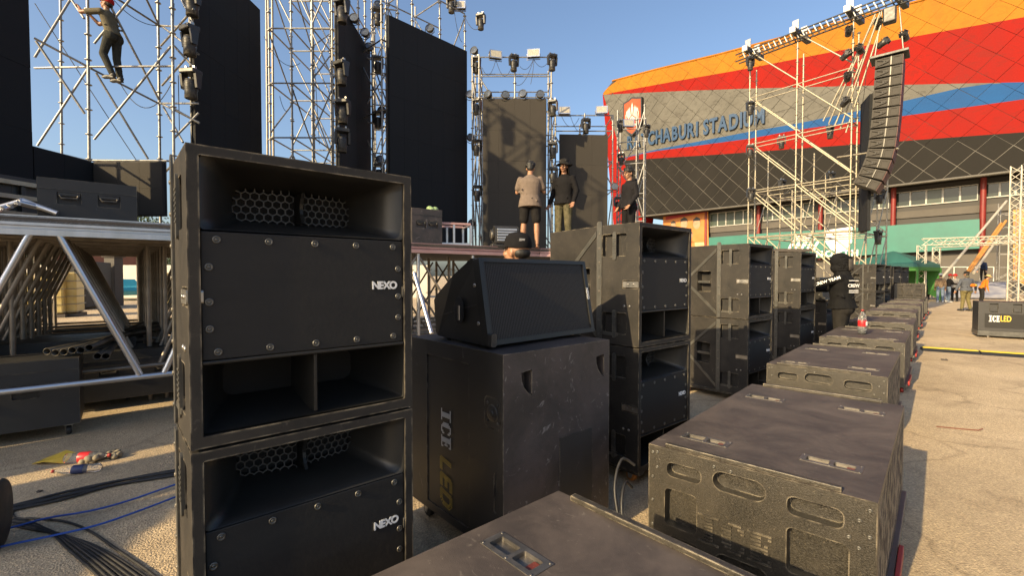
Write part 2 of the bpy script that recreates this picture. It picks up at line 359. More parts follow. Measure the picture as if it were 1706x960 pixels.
    for sx in (-1, 1):
        SM = side_frame(sx); q = lambda a, b: (min(sx * a, sx * b), max(sx * a, sx * b))
        for zc in (.777, .167):                                  # ribbed latch bars across the side pockets
            lb = MB(); u = sx * .225
            lb.prism(rrect(u - .017, u + .017, zc - .115, zc + .105, .014), -.004, .008, SM)
            for k in range(7): lb.box(u - .017, u + .017, zc - .06 + k * .018, zc - .052 + k * .018, .008, .011, 0, SM)
            lb.prism(rrect(*q(.19, .34), zc - .098, zc - .078, .006), .0005, .005, SM) if zc < .3 else None
            lb.build('latch_bar', M_['grey_steel'], t, bevel=.002)
        cp = MB(); cp.prism(rrect(*q(.004, .145), .450, .494, .008), -.040, .004, SM)
        for s_ in (.05, .10): cp.lathe([(.008, .004), (.008, .007), (.005, .008)], 8, SM @ Matrix.Translation((sx * s_, .472, 0)))
        cp.build('corner_plate', M_['steel' if sx < 0 else 'grey_steel'], t, bevel=.002)
        for s_ in (.085, .135):
            b2 = MB(); b2.lathe([(.010, 0), (.010, .003), (.006, .005)], 8, SM @ Matrix.Translation((sx * s_, .305, 0))); b2.build('bolt', M_['steel'], t)
        st = MB(); u = sx * (D1_ + .0); st.prism(rrect(*q(D1_ - .052, D1_ - .002), .0, H_ + (-.01 if lower else .035), .018 if not lower else .004), .0008, .008, SM)
        for k in range(8): st.lathe([(.009, .008), (.009, .011), (.005, .013)], 8, SM @ Matrix.Translation((sx * (D1_ - .027), .07 + k * .115, 0)))
        st.build('rigging_strap', M_['grey_steel'], t, bevel=.002)
        a, b = Vector((sx * W_ / 2, D1_, 0)), Vector((sx * RW_, D2_, 0)); L = (b - a).length; WM = frame(a, (b - a) * sx, (0, 0, 1))
        for za, zb in ((.90, .49), (.04, .45)):
            ds = MB(); w = .045
            ds.prism([(sx * .004, za), (sx * .004, za - w if za > .5 else za + w), (sx * (L - .16), zb - (w if za > .5 else -w)), (sx * (L - .16), zb)], .0008, .008, WM)
            ds.build('diagonal_strap', M_['grey_steel'], t, bevel=.002)
        rh = MB(); rh.prism(rrect(*q(.10, .29), .445, .475, .01), -.03, .0, WM); rh.build('grab_bar', M_['grey_steel'], t, bevel=.003)
        for yy in (.06, .33):
            ft = MB(); ft.box(sx * (W_ / 2 - .06) - .035, sx * (W_ / 2 - .06) + .035, yy, yy + .06, -.008, .0); ft.build('foot', M_['rubber'], t)
    return t
def stack_matrix(corner, d, z=0.0):
    # corner: front-left bottom corner on the ground plan, d: direction of the front from left to right
    x = Vector((d[0], d[1], 0)).normalized(); y = Vector((-x.y, x.x, 0))
    return frame(Vector((corner[0], corner[1], z)) + x * W_ / 2, x, y)
def make_caster(m, x, y, z, r, sx=1, name='caster', parent=None, wheel=None):
    k = MB(); k.box(x - .035, x + .035, y - .04, y + .04, z + 2 * r + .010, z + 2 * r + .018)
    for s_ in (-1, 1): k.prism([(y - .032, z + 2 * r + .010), (y + .03, z + 2 * r + .010), (y + .028, z + r - .015), (y, z + r - .02)], x + s_ * .024 - .002, x + s_ * .024 + .002, Matrix(((0, 0, 1, 0), (1, 0, 0, 0), (0, 1, 0, 0), (0, 0, 0, 1))))
    c = k.build(name, M_['steel'], parent)
    w = MB(); w.lathe([(r * .3, -.019), (r * .92, -.019), (r, -.013), (r, .013), (r * .92, .019), (r * .3, .019)], 18, Matrix.Translation((x, y + .008, z + r)) @ Matrix.Rotation(R(90), 4, 'Y'))
    w.build('wheel', wheel or M_['rubber'], c); return c
def make_dolly(label, M, w=.74, d=.95, wheel=None, h=.13):
    t = thing('speaker_dolly', label, 'dolly', M=M)
    b = MB(); b.box(-w / 2, w / 2, .0, d, h - .03, h - .004)
    for x in (-w / 2 + .04, w / 2 - .04): b.box(x - .035, x + .035, .0, d, h - .05, h - .03)
    b.build('deck', M_['black_paint'], t, bevel=.004)
    for x in (-w / 2 + .07, w / 2 - .07):
        for y in (.10, d - .12): make_caster(None, x, y, 0.0, .042, parent=t, wheel=wheel)
    return t
DZ = .105
near_d, row_d = (.756, .654), (.762, .648)
stacks = []                                                     # (corner, direction, label of lower, label of upper)
stacks.append(((-.982, 1.405), near_d, 'black loudspeaker filling the lower left foreground, half cut off by the bottom edge', 'large black loudspeaker with honeycomb horn closest to the camera, topmost of the nearest stack'))
stacks.append(((.949, 3.46), row_d, 'shadowed black loudspeaker under the topmost one just right of the small angled speaker', 'sunlit black loudspeaker on top of the stack just right of the small angled speaker'))
stacks.append(((2.92, 5.72), row_d, 'lower black loudspeaker of the second stack in the row, on a wheeled dolly', 'upper black loudspeaker of the second stack, diagonal straps on its sunlit side'))
stacks.append(((4.81, 7.73), row_d, 'lower black loudspeaker of the third stack, left of the hooded worker', 'upper black loudspeaker of the third stack, left of the hooded worker'))
stacks.append(((12.35, 15.75), (.85, .53), 'lower black loudspeaker of the first stack right of the hooded worker', 'upper black loudspeaker of the first stack right of the hooded worker'))
stacks.append(((13.9, 17.4), (.85, .53), 'lower black loudspeaker of the second stack right of the hooded worker', 'upper black loudspeaker of the second stack right of the hooded worker'))
stacks.append(((15.7, 19.1), (.85, .53), 'lower black loudspeaker of the third stack right of the hooded worker', 'upper black loudspeaker of the third stack right of the hooded worker'))
stacks.append(((17.4, 20.7), (.85, .53), 'lower black loudspeaker of the farthest stack, before the green tent', 'upper black loudspeaker of the farthest stack, before the green tent'))
up0 = lo0 = dol0 = None
def fourth(c, d, top):
    stacks.insert(4, (c, d, 'lone lower black loudspeaker of the stack the hooded worker stands at', None))
fourth((6.62, 9.75), row_d, False)
for i, (c, d, l_lo, l_up) in enumerate(stacks):
    zz = DZ + .008
    ml, mu = stack_matrix(c, d, zz), stack_matrix(c, d, zz + H_ + .010)
    md = stack_matrix(c, d, 0)
    dl = ['wheeled dolly under the nearest loudspeaker stack', 'wheeled dolly with orange wheels under the stack right of the angled speaker', 'wheeled dolly under the second stack in the row', 'wheeled dolly under the third stack in the row', 'wheeled dolly under the lone loudspeaker by the hooded worker'][i] if i < 5 else 'wheeled dolly under the %s stack right of the hooded worker' % ['first', 'second', 'third', 'farthest'][i - 5]
    if i == 0:
        lo0 = make_cabinet(l_lo, True); lo0.matrix_basis = ml; lo0['group'] = 'stacked black loudspeakers'
        up0 = make_cabinet(l_up, False); up0.matrix_basis = mu; up0['group'] = 'stacked black loudspeakers'
        dol0 = make_dolly(dl, md, wheel=M_['orange_wheel']); dol0['group'] = 'dollies under the loudspeaker stacks'
    else:
        dup(lo0, l_lo, M=ml); dup(dol0, dl, M=md)
        if l_up: dup(up0, l_up, M=mu)

# ---------------------------------------------------------------- subwoofers lying in a row
SW, SL, SH, SZ = .97, 1.87, .57, .13
ICE = {'I': ['1111111', '0011100', '0011100', '0011100', '0011100', '0011100', '0011100', '0011100', '1111111'],
       'C': ['0011110', '0110011', '1110001', '1110000', '1110000', '1110000', '1110001', '0110011', '0011110'],
       'E': ['1111111', '0111001', '0111000', '0111010', '0111110', '0111010', '0111000', '0111001', '1111111']}
def striped_letters(mb, h, depth, fill=.62, M=None, letters='ICE'):
    # slab-serif letters cut into horizontal stripes; local x along the word, y up
    cw = h / 9 * .86; x = 0
    for ch in letters:
        for j, row in enumerate(ICE[ch]):
            k = 0
            while k < 7:
                if row[k] == '1':
                    e = k
                    while e < 7 and row[e] == '1': e += 1
                    z1 = h - j * h / 9
                    mb.box(x + k * cw, x + e * cw, z1 - h / 9 * fill, z1, 0, depth, 0, M); k = e
                else: k += 1
        x += cw * 8
    return x - cw
def make_sub(label):
    t = thing('subwoofer', label, 'subwoofer')
    mb = MB(); FM = frame((0, 0, 0), (1, 0, 0), (0, 0, 1))
    z0 = SZ; X = lambda f: -SW / 2 + f * SW; Zc = lambda f: SZ + SH - f * SH
    def face(M):
        hs = [rrect(X(.105), X(.285), Zc(.25), Zc(.125), .028), rrect(X(.345), X(.585), Zc(.245), Zc(.085), .045, 6), rrect(X(.675), X(.885), Zc(.265), Zc(.125), .028),
              rrect(X(.095), X(.265), Zc(.71), Zc(.37), .022), rrect(X(.675), X(.905), Zc(.72), Zc(.37), .022)]
        hs += [rrect(X(.36), X(.60), Zc(.93), Zc(.79), .04, 6), rrect(X(.11), X(.28), Zc(.93), Zc(.80), .028), rrect(X(.70), X(.89), Zc(.93), Zc(.80), .028)]
        mb.plate(rect(-SW / 2, SW / 2, z0, z0 + SH), hs, .055, M, mi=1)
    face(FM); face(frame((0, SL, 0), (-1, 0, 0), (0, 0, 1)))
    h = SW / 2
    tops = [(-.28, .26), (.28, .34), (-.28, 1.44), (.28, 1.52)]
    mb.plate(rect(-h, h, 0, SL), [rrect(x - .115, x + .115, y - .040, y + .040, .006, 2) for x, y in tops], .022, frame((0, 0, z0 + SH), (1, 0, 0), (0, 1, 0)), mi=0)
    mb.add([(-h, 0, z0), (h, 0, z0), (h, SL, z0), (-h, SL, z0)], [(3, 2, 1, 0)], 1)
    mb.add([(-h, SL, z0), (-h, 0, z0), (-h, 0, z0 + SH), (-h, SL, z0 + SH)], [(0, 1, 2, 3)], 1)
    mb.plate(rect(0, SL, z0, z0 + SH), [rect(.06, SL - .06, z0 + .035, z0 + SH - .03)], .03, frame((h, 0, 0), (0, 1, 0), (0, 0, 1)), mi=1, fmi=2)
    mb.build('cabinet', [M_['wood_top'], M_['grit'], M_['deep']], t, bevel=.006)
    g = MB(); n = 74
    for k in range(n):
        y = .066 + (SL - .132) * k / n; g.add([(h - .012, y, z0 + .04), (h - .001, y + .012, z0 + .04), (h - .012, y + .024, z0 + .04), (h - .012, y, z0 + SH - .036), (h - .001, y + .012, z0 + SH - .036), (h - .012, y + .024, z0 + SH - .036)], [(0, 1, 4, 3), (1, 2, 5, 4)])
    g.build('ribbed_grille', M_['case_scuffed'], t, kind='stuff')
    for yy, nm in ((.004, 0), (SL - .030, 1)):                   # hardwood rails along the two short top edges
        r_ = MB(); r_.box(-h + .09, h - .12, yy, yy + .030, z0 + SH + .0005, z0 + SH + .022); r_.build('top_rail', M_['grit'], t, bevel=.003)
    for x, y in tops:                                            # sunken cup dishes
        d = MB(); TM = frame((x, y, z0 + SH), (1, 0, 0), (0, 1, 0))
        d.plate(rrect(-.125, .125, -.050, .050, .004, 2), [rrect(-.100, -.006, -.030, .030, .006, 2), rrect(.012, .098, -.030, .030, .006, 2)], .016, frame((x, y, z0 + SH + .003), (1, 0, 0), (0, 1, 0)), skirt=.004)
        for a, b in ((-.115, -.042), (.115, .042), (-.0, -.042), (.115, -.042), (-.115, .042)): d.lathe([(.005, .003), (.005, .005), (.002, .006)], 8, TM @ Matrix.Translation((a, b, 0)))
        do = d.build('dish', M_['dish'], t, bevel=.0015)
        k = MB(); k.box(.062, .094, -.026, .026, -.0125, -.007, 0, TM); k.build('red_reflection_chip', M_['dish_red'], do, bevel=.002)  # red reflection in the dish, put in as a coloured chip
    e = MB(); EM = frame((X(.275), 0, Zc(.755)), (1, 0, 0), (0, 0, 1)); striped_letters(e, .15, .008, .5, EM)
    e.build('embossed_logo', M_['grit'], t)
    for f, zf in ((.025, .07), (.025, .30), (.05, .06), (.05, .20), (.025, .52), (.025, .75), (.975, .07), (.94, .16), (.94, .36), (.975, .26), (.905, .30), (.43, .06), (.35, .055)):
        s = MB(); s.lathe([(.009, 0), (.009, .002), (.006, .004), (.003, .0025)], 10, frame((X(f), -.0004, Zc(zf)), (1, 0, 0), (0, 0, 1))); s.build('bolt', M_['screw'], t)
    dk = MB(); dk.box(-h + .02, h + .025, .05, SL - .05, .085, SZ - .004); dk.build('dolly_board', M_['grey_steel'], t, bevel=.004)
    rs = MB(); rs.box(h + .026, h + .048, .30, .95, .075, .135); rs.build('red_skid', M_['red_plastic'], t, bevel=.004)
    for x in (-h + .10, h - .03):
        for y in (.16, SL - .2): make_caster(None, x, y, 0.0, .036, parent=t, wheel=M_['red_plastic'])
    return t
def sub_matrix(fl, d=ACR, z=0.0):
    x = Vector((d[0], d[1], 0)).normalized(); y = Vector((-x.y, x.x, 0)); return frame(Vector((fl[0], fl[1], z)) + x * SW / 2, x, y)
sub0 = make_sub('black subwoofer closest to the camera, only its dusty top with one metal dish in view')
sub0.matrix_basis = sub_matrix((.195 - 1.87 * .745, 1.92 - 1.87 * .667), (.667, -.745)); sub0['group'] = 'subwoofers lying in a row'
sub_list = [((.735, 2.47), 'gritty black subwoofer with embossed logo in the right foreground'), ((2.62, 4.75), 'second subwoofer behind the one with the embossed logo in full view'),
            ((4.55, 6.85), 'black subwoofer carrying the plastic bottle'), ((6.65, 9.15), 'black subwoofer just behind the plastic bottle'), ((9.05, 11.85), 'fifth subwoofer from the near end, three slots in its sunlit end'),
            ((11.4, 14.4), 'sixth subwoofer from the near end of the row'), ((13.6, 16.8), 'seventh subwoofer from the near end of the row'), ((15.9, 19.2), 'farthest low subwoofer, carrying the one stood on edge')]
for p, l in sub_list: dup(sub0, l, M=sub_matrix(p))
dup(sub0, 'subwoofer stood up on top at the far end of the row', M=sub_matrix((15.55, 18.85), (.90, -.43), .70 - SZ + .012))

# ---------------------------------------------------------------- ICE LED flight case with the angled speaker on it
def led_letters(mb, h, M, word='LED', mi=0, step=.0105):
    G_ = {'L': [((0, 1), (0, 0)), ((0, 0), (.62, 0))], 'E': [((0, 0), (0, 1)), ((0, 1), (.62, 1)), ((0, .5), (.52, .5)), ((0, 0), (.62, 0))],
          'D': [((0, 0), (0, 1)), ((0, 1), (.45, 1)), ((.45, 1), (.66, .8)), ((.66, .8), (.66, .2)), ((.66, .2), (.45, 0)), ((.45, 0), (0, 0))]}
    x = 0
    for ch in word:
        for a, b in G_[ch]:
            a, b = Vector(a) * h, Vector(b) * h; d = (b - a); n = max(1, int(d.length / step)); nn = Vector((-d.y, d.x)).normalized()
            for i in range(n + 1):
                for k in (-1, 0, 1):
                    p = a + d * i / n + nn * k * step; s_ = step * .36
                    mb.add([(x + p.x - s_ + p.y * .18, p.y - s_, 0), (x + p.x + s_ + p.y * .18, p.y - s_, 0), (x + p.x + s_ + p.y * .18, p.y + s_, 0), (x + p.x - s_ + p.y * .18, p.y + s_, 0)], [(0, 1, 2, 3)], mi, False, M)
        x += h * .92
CW, CD, CH = .87, .97, 1.20
cx_, cy_ = Vector((.756, .654, 0)), Vector((-.654, .756, 0))
case = thing('flight_case', 'tall scuffed black flight case with vertical ICE LED lettering', 'flight case', M=frame(Vector((-.045, 2.34, 0)) + cx_ * CW / 2, cx_, cy_))
mb = MB(); h = CW / 2; zb = .13
def quarter(x, z, s=1, r=.115):
    return [(x, z + .0), (x, z - r)] + [(x - s * .052 * math.sin(R(a)) - 0, z - r + .0 + (r) * (1 - math.cos(R(a)))) for a in (30, 60, 90)] if s > 0 else None
def quarter_hole(x, z): return [(x, z), (x - .075, z - .01), (x - .072, z - .05), (x - .055, z - .09), (x - .025, z - .125), (x, z - .14)]
mb.plate(rect(-h, h, zb, CH), [quarter_hole(-h + .20, CH - .10), quarter_hole(h - .055, CH - .085)], .06, frame((0, 0, 0), (1, 0, 0), (0, 0, 1)), mi=1)
mb.plate(rect(-CD, 0, zb, CH), [rect(-CD + .22, -.30, zb + .05, CH - .09), rrect(-.155, -.02, CH - .40, CH - .235, .03), rrect(-.075, -.055, .36, .57, .009)], .006, frame((-h, 0, 0), (0, -1, 0), (0, 0, 1)))
mb.add([(h, 0, zb), (h, CD, zb), (h, CD, CH), (h, 0, CH)], [(0, 1, 2, 3)], 1); mb.add([(h, CD, zb), (-h, CD, zb), (-h, CD, CH), (h, CD, CH)], [(0, 1, 2, 3)])
mb.add([(-h, 0, CH), (h, 0, CH), (h, CD, CH), (-h, CD, CH)], [(0, 1, 2, 3)], 1); mb.add([(-h, 0, zb), (h, 0, zb), (h, CD, zb), (-h, CD, zb)], [(3, 2, 1, 0)])
mb.build('case_shell', [M_['case'], M_['case_scuffed']], case, bevel=.018, seg=3)
pm = MB(); pm.box(-.02, .27, .0, .0015, zb + .08, .68, 0, Matrix.Translation((0, -.0025, 0))); pm.build('patched_panel', M_['case'], case)
LM = frame((-h, 0, 0), (0, -1, 0), (0, 0, 1))
la = MB(); la.prism(rrect(-.152, -.023, CH - .397, CH - .238, .028), -.005, -.001, LM); la.lathe([(.045, -.001), (.045, .004), (.03, .006), (.016, .006), (.016, .012), (.004, .012)], 14, LM @ Matrix.Translation((-.088, CH - .318, 0)))
for a in (-.13, -.045):
    for b in (.27, .365): la.lathe([(.008, -.001), (.008, .004), (.003, .005)], 8, LM @ Matrix.Translation((a, CH - b, 0)))
la.build('butterfly_latch', M_['lamp_black'], case, bevel=.002)
TM = frame((-h - .0012, CD - .385 + .0, 1.045 - .24), (0, 0, -1), (0, -1, 0))   # word runs downwards on the left face
w = MB(); striped_letters(w, .105, .0008, .66, TM); w.build('ice_lettering', M_['white_print'], case)
w = MB(); led_letters(w, .105, frame((-h - .0016, CD - .385, .80 - .30), (0, 0, -1), (0, -1, 0))); w.build('led_lettering', M_['yellow_print'], case)
for x in (-h + .09, h - .09):
    for y in (.1, CD - .1): make_caster(None, x, y, 0, .048, parent=case)

# angled speaker: trapezoid body, perforated front
def perf_mat():
    m = bpy.data.materials.new('perforated_grille'); m.use_nodes = True; N, L = m.node_tree.nodes, m.node_tree.links; b = N['Principled BSDF']
    tc = N.new('ShaderNodeTexCoord'); mp = N.new('ShaderNodeSeparateXYZ'); L.new(tc.outputs['Object'], mp.inputs[0])
    def math_(op, a, b_=None, v=0.0):
        q = N.new('ShaderNodeMath'); q.operation = op; L.new(a, q.inputs[0])
        if b_ is not None: L.new(b_, q.inputs[1])
        else: q.inputs[1].default_value = v
        return q.outputs[0]
    p = .0125
    u = math_('MULTIPLY', mp.outputs['X'], v=1 / p); w_ = math_('MULTIPLY', mp.outputs['Z'], v=1 / (p * .866))
    row = math_('FLOOR', w_); odd = math_('MULTIPLY', math_('MODULO', math_('ADD', row, v=1000), v=2), v=.5)
    fu = math_('SUBTRACT', math_('FRACT', math_('ADD', math_('ADD', u, odd), v=500)), v=.5); fw = math_('SUBTRACT', math_('FRACT', math_('ADD', w_, v=1000)), v=.5)
    r2 = math_('ADD', math_('MULTIPLY', fu, fu), math_('MULTIPLY', fw, fw)); hole = math_('LESS_THAN', r2, v=.115)
    x = N.new('ShaderNodeMix'); x.data_type = 'RGBA'; L.new(hole, x.inputs[0]); x.inputs[6].default_value = (.030, .0275, .026, 1); x.inputs[7].default_value = (.004, .004, .004, 1); L.new(x.outputs[2], b.inputs['Base Color'])
    rg = N.new('ShaderNodeMapRange'); b.inputs['Specular IOR Level'].default_value = .25; rg.inputs[3].default_value = .5; rg.inputs[4].default_value = .95; L.new(hole, rg.inputs[0]); L.new(rg.outputs[0], b.inputs['Roughness'])
    bp = N.new('ShaderNodeBump'); bp.invert = True; bp.inputs['Strength'].default_value = .8; bp.inputs['Distance'].default_value = .003; L.new(hole, bp.inputs['Height']); L.new(bp.outputs[0], b.inputs['Normal'])
    return m
M_['perf'] = perf_mat()
wd = Vector((.715, .699, 0)); wb = Vector((-.699, .715, 0)); WW = .955
wedge = thing('stage_monitor_speaker', 'black angled speaker with perforated grille lying on top of the ICE LED case', 'loudspeaker', M=frame(Vector((-.135, 2.50, CH + .018)) + wd * WW / 2, wd, wb))
mb = MB(); h = WW / 2
prof = [(0.0, .0), (.085, .475), (.13, .482), (.34, .385), (.60, .255), (.635, .225), (.60, .02), (.57, .0)]     # y, z
pinch = lambda y: h - .10 * max(0, (y - .16) / .48) ** 1.3
NS = 7
def ring(x): return [(x * pinch(y) / h, y, z) for y, z in prof]
mb.loft([[(sx_ * pinch(y), y, z) for y, z in prof] for sx_ in (1, .5, 0, -.5, -1)], smooth=False)
mb.build('body', M_['horn'], wedge, bevel=.022, seg=3)
for sx in (-1, 1):                                               # side handles: a flat dark plate painted for the shaded pocket, with a bar
    b_ = MB(); a = Vector((sx * pinch(.16), .16, 0)); b = Vector((sx * pinch(.5), .5, 0)); SM = frame(a, (b - a) * sx, (0, 0, 1)); 
    b_.prism([(sx * p[0], p[1]) for p in rrect(.055, .165, .105, .255, .05, 6)], .0005, .0035, SM, mi=0); b_.build('dark_pocket_plate', M_['deep'], wedge)
    c_ = MB(); c_.cyl(SM @ Vector((sx * .10, .125, .006)), SM @ Vector((sx * .10, .21, .006)), .007); c_.build('handle_bar', M_['steel'], wedge)
    s_ = MB(); s_.prism([(sx * x, z) for x, z in ((-.10, .228), (.055, .200), (.055, .196), (-.10, .224))], .0005, .002, SM); s_.build('seam', M_['lamp_black'], wedge); s_ = MB(); s_.prism([(sx * x, z) for x, z in ((.165, .176), (.40, .130), (.40, .126), (.165, .172))], .0005, .002, SM); s_.build('seam', M_['lamp_black'], wedge)
gv = Vector((0, .085, .475)).normalized(); GM = frame((0, -.010, .004), (1, 0, 0), gv)
g = MB(); g.prism(rrect(-h + .028, h - .028, .026, .462, .006), -.002, .002); go = g.build('grille', M_['perf'], wedge); 
go.matrix_basis = GM @ Matrix.Rotation(R(-90), 4, 'X') if False else GM
fr = MB(); fr.plate(rrect(-h - .004, h + .004, -.002, .486, .010), [rrect(-h + .028, h - .028, .026, .462, .006)], .010, GM @ Matrix.Translation((0, 0, .010)), floor=False, skirt=.05); fr.build('front_rim', M_['horn'], wedge, bevel=.004)
bt = text_mesh('NEXO', .030, .001, M_['white_print'], 'badge', spacing=.9, offset=.0008); link('badge', bt, wedge, GM @ Matrix.Translation((h - .020, .26, .012)) @ Matrix.Rotation(R(-90), 4, 'Z'))
for x in (-h + .09, h - .09):
    for y in (.06, .48): ft = MB(); ft.lathe([(.024, -.018), (.024, -.004), (.018, .004)], 12, Matrix.Translation((x, y, 0))); ft.build('foot', M_['rubber'], wedge)
ck = MB(); ck.prism(rrect(-h - .006, -h + .03, .0, .07, .008), .0, .03, frame((0, -.014, 0), (1, 0, 0), (0, 0, 1))); ck.build('corner_hook', M_['lamp_black'], wedge, bevel=.003)
for z in (.12, .33):
    s = MB(); s.lathe([(.011, 0), (.011, .003), (.005, .004)], 10, frame((-h - .001, .05 + .16 * z, z), (0, -1, 0), (0, 0, 1))); s.build('side_screw', M_['steel'], wedge)
# ================================================================ stage platform on truss frames
SH_Z = 2.15
stage = thing('stage_platform', 'raised stage on silver truss frames behind the nearest loudspeakers', 'stage')
A_ = Vector((-4.54, 4.12, 0)); sd1 = Vector((.765, .644, 0)); sb1 = Vector((-.644, .765, 0))
E_ = A_ + sd1 * 2.55; S2 = Vector((-1.63, 7.73, 0)); sd2 = Vector((.806, .592, 0)); sb2 = Vector((-.592, .806, 0))
D_ = S2 + sd2 * 2.72; St = A_ - sd1 * 1.8
k_ = (E_ - S2).dot(sb2)                                          # step back to the second front line
stp = E_ + sb1 * ((S2 - E_).dot(sb2) / sb1.dot(sb2))
deck = [(p.x, p.y) for p in (St, E_, stp, S2, D_)] + [(4.6, 9.2), (6.0, 9.3), (6.0, 15.2), (-9.3, 15.2), (-9.3, 8.0)]
M_['deck'] = mat('worn_stage_board', (.055, .045, .038), (.10, .085, .07), 2, .7, bump=.3, bscale=120)
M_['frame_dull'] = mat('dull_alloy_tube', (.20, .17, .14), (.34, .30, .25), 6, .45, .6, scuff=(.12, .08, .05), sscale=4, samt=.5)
M_['red_alu'] = mat('red_striped_edge', (.40, .22, .21), (.52, .34, .32), 3, .4, .4, stretch=(1, 1, 20))
mb = MB(); mb.prism(deck, SH_Z - .06, SH_Z - .004); mb.build('deck', M_['deck'], stage)
def beam(p, q, z0, z1, w, m, name='edge_beam', parent=stage):
    d = (q - p).normalized(); n = Vector((d.y, -d.x, 0)); o = MB(); hh = z1 - z0
    sec = [(0, 0), (0, .3), (-.35, .34), (-.35, .46), (0, .5), (0, .74), (-.2, .78), (-.2, .84), (0, .88), (0, 1), (-1, 1), (-1, 0)]
    rings = [[tuple(b_ + n * (a * w) + Vector((0, 0, z0 + t * hh))) for a, t in sec] for b_ in (p, q)]
    o.loft(rings[::-1], smooth=False); return o.build(name, m, parent)
beam(St, E_, SH_Z - .175, SH_Z + .005, .10, M_['alu']); beam(E_, stp, SH_Z - .175, SH_Z + .005, .10, M_['alu'])
beam(stp, S2 + sd2 * .0, SH_Z - .16, SH_Z + .004, .08, M_['red_alu']); beam(S2, D_, SH_Z - .16, SH_Z + .004, .08, M_['red_alu'])
beam(D_, Vector((4.6, 9.2, 0)), SH_Z - .16, SH_Z + .004, .08, M_['red_alu'])
M_['pipe_dark'] = mat('dark_steel_pipe', (.05, .045, .038), (.11, .10, .085), 6, .45, .7)
POLES = {}
def pole_mesh(L, r, rings, m, name):
    L = round(L * 10) / 10 if L > 1 else round(L * 20) / 20
    L = max(L, .1); key = (L, r, rings, m.name)
    if key not in POLES:
        o = MB(); o.cyl((0, 0, 0), (0, 0, L), r, n=8)
        if rings:
            z = .25
            while z < L: o.cyl((0, 0, z), (0, 0, z + .012), r * 2.3, n=8); z += .5
        POLES[key] = (o.mesh(name, m), L)
    return POLES[key]
def pole(parent, name, a, b, r=.024, rings=False, m=None, label=None):
    a, b = Vector(a), Vector(b); L = (b - a).length; me, L0 = pole_mesh(L, r, rings, m or M_['galv'], name)
    o = bpy.data.objects.new(name, me); C.objects.link(o); o.parent = parent
    M = (b - a).to_track_quat('Z', 'Y').to_matrix().to_4x4(); M.translation = a
    o.matrix_basis = M @ Matrix.Diagonal((1, 1, L / L0, 1)); return o
ZL, ZH = .56, SH_Z - .19
for k in range(9):                                               # frames one behind another under the deck
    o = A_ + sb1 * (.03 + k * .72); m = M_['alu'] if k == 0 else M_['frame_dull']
    a, b = o - sd1 * 1.7, o + sd1 * 2.45
    if k: beam(a, b, ZH + .02, ZH + .12, .05, m, 'top_chord')
    pole(stage, 'bottom_chord', a + Vector((0, 0, ZL)), b + Vector((0, 0, ZL)), .030 if k == 0 else .024, m=m)
    if k > 2: pole(stage, 'bottom_chord', a + Vector((0, 0, ZL + .16)), b + Vector((0, 0, ZL + .16)), .022, m=m); pole(stage, 'bottom_chord', a + sb1 * .25 + Vector((0, 0, ZL + .05)), b + sb1 * .25 + Vector((0, 0, ZL + .05)), .02, m=m)
    zt, zb_ = ZH + .02, ZL + .02
    for s_ in ((-1.5, -.95), (.18, -.38), (.38, .95), (1.72, 1.15), (1.95, 2.4)):
        pole(stage, 'diagonal', o + sd1 * s_[0] + Vector((0, 0, zt)), o + sd1 * s_[1] + Vector((0, 0, zb_)), .030 if k == 0 else .024, m=m)
    for s_ in ((-1.6, -1.2, -.85, -.6, -.35, -.12, 1.08, 1.25, 1.72, 2.4) if k > 1 else (-1.4, 1.3, 2.4)) if k else (2.4,):
        pole(stage, 'post', o + sd1 * s_ + Vector((0, 0, 0)), o + sd1 * s_ + Vector((0, 0, zt)), .028, m=m)
for k in range(5):
    o = S2 + sb2 * (.1 + k * .9)
    for j, s_ in enumerate((-.9, .12, 1.2, 2.3, 3.3)):
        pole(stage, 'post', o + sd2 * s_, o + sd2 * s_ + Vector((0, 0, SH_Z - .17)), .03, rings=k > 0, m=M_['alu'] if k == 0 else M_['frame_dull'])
        if j < 4:
            pole(stage, 'diagonal', o + sd2 * (s_ + (.0 if j % 2 else 1.0)) + Vector((0, 0, SH_Z - .2)), o + sd2 * (s_ + (1. if j % 2 else 0.0)) + Vector((0, 0, .5)), .022, m=M_['frame_dull'])
    pole(stage, 'bottom_chord', o - sd2 * .9 + Vector((0, 0, .5)), o + sd2 * 3.3 + Vector((0, 0, .5)), .025, m=M_['frame_dull'])
pole(stage, 'brace', P(690, 455, 6.6), P(719, 556, 6.2), .03, m=M_['alu'])
# deck joists seen from below
for k in range(12):
    o = A_ + sb1 * (.45 + .72 * k * .5); beam(o - sd1 * 1.7, o + sd1 * 2.4, SH_Z - .14, SH_Z - .065, .05, M_['frame_dull'], 'joist')
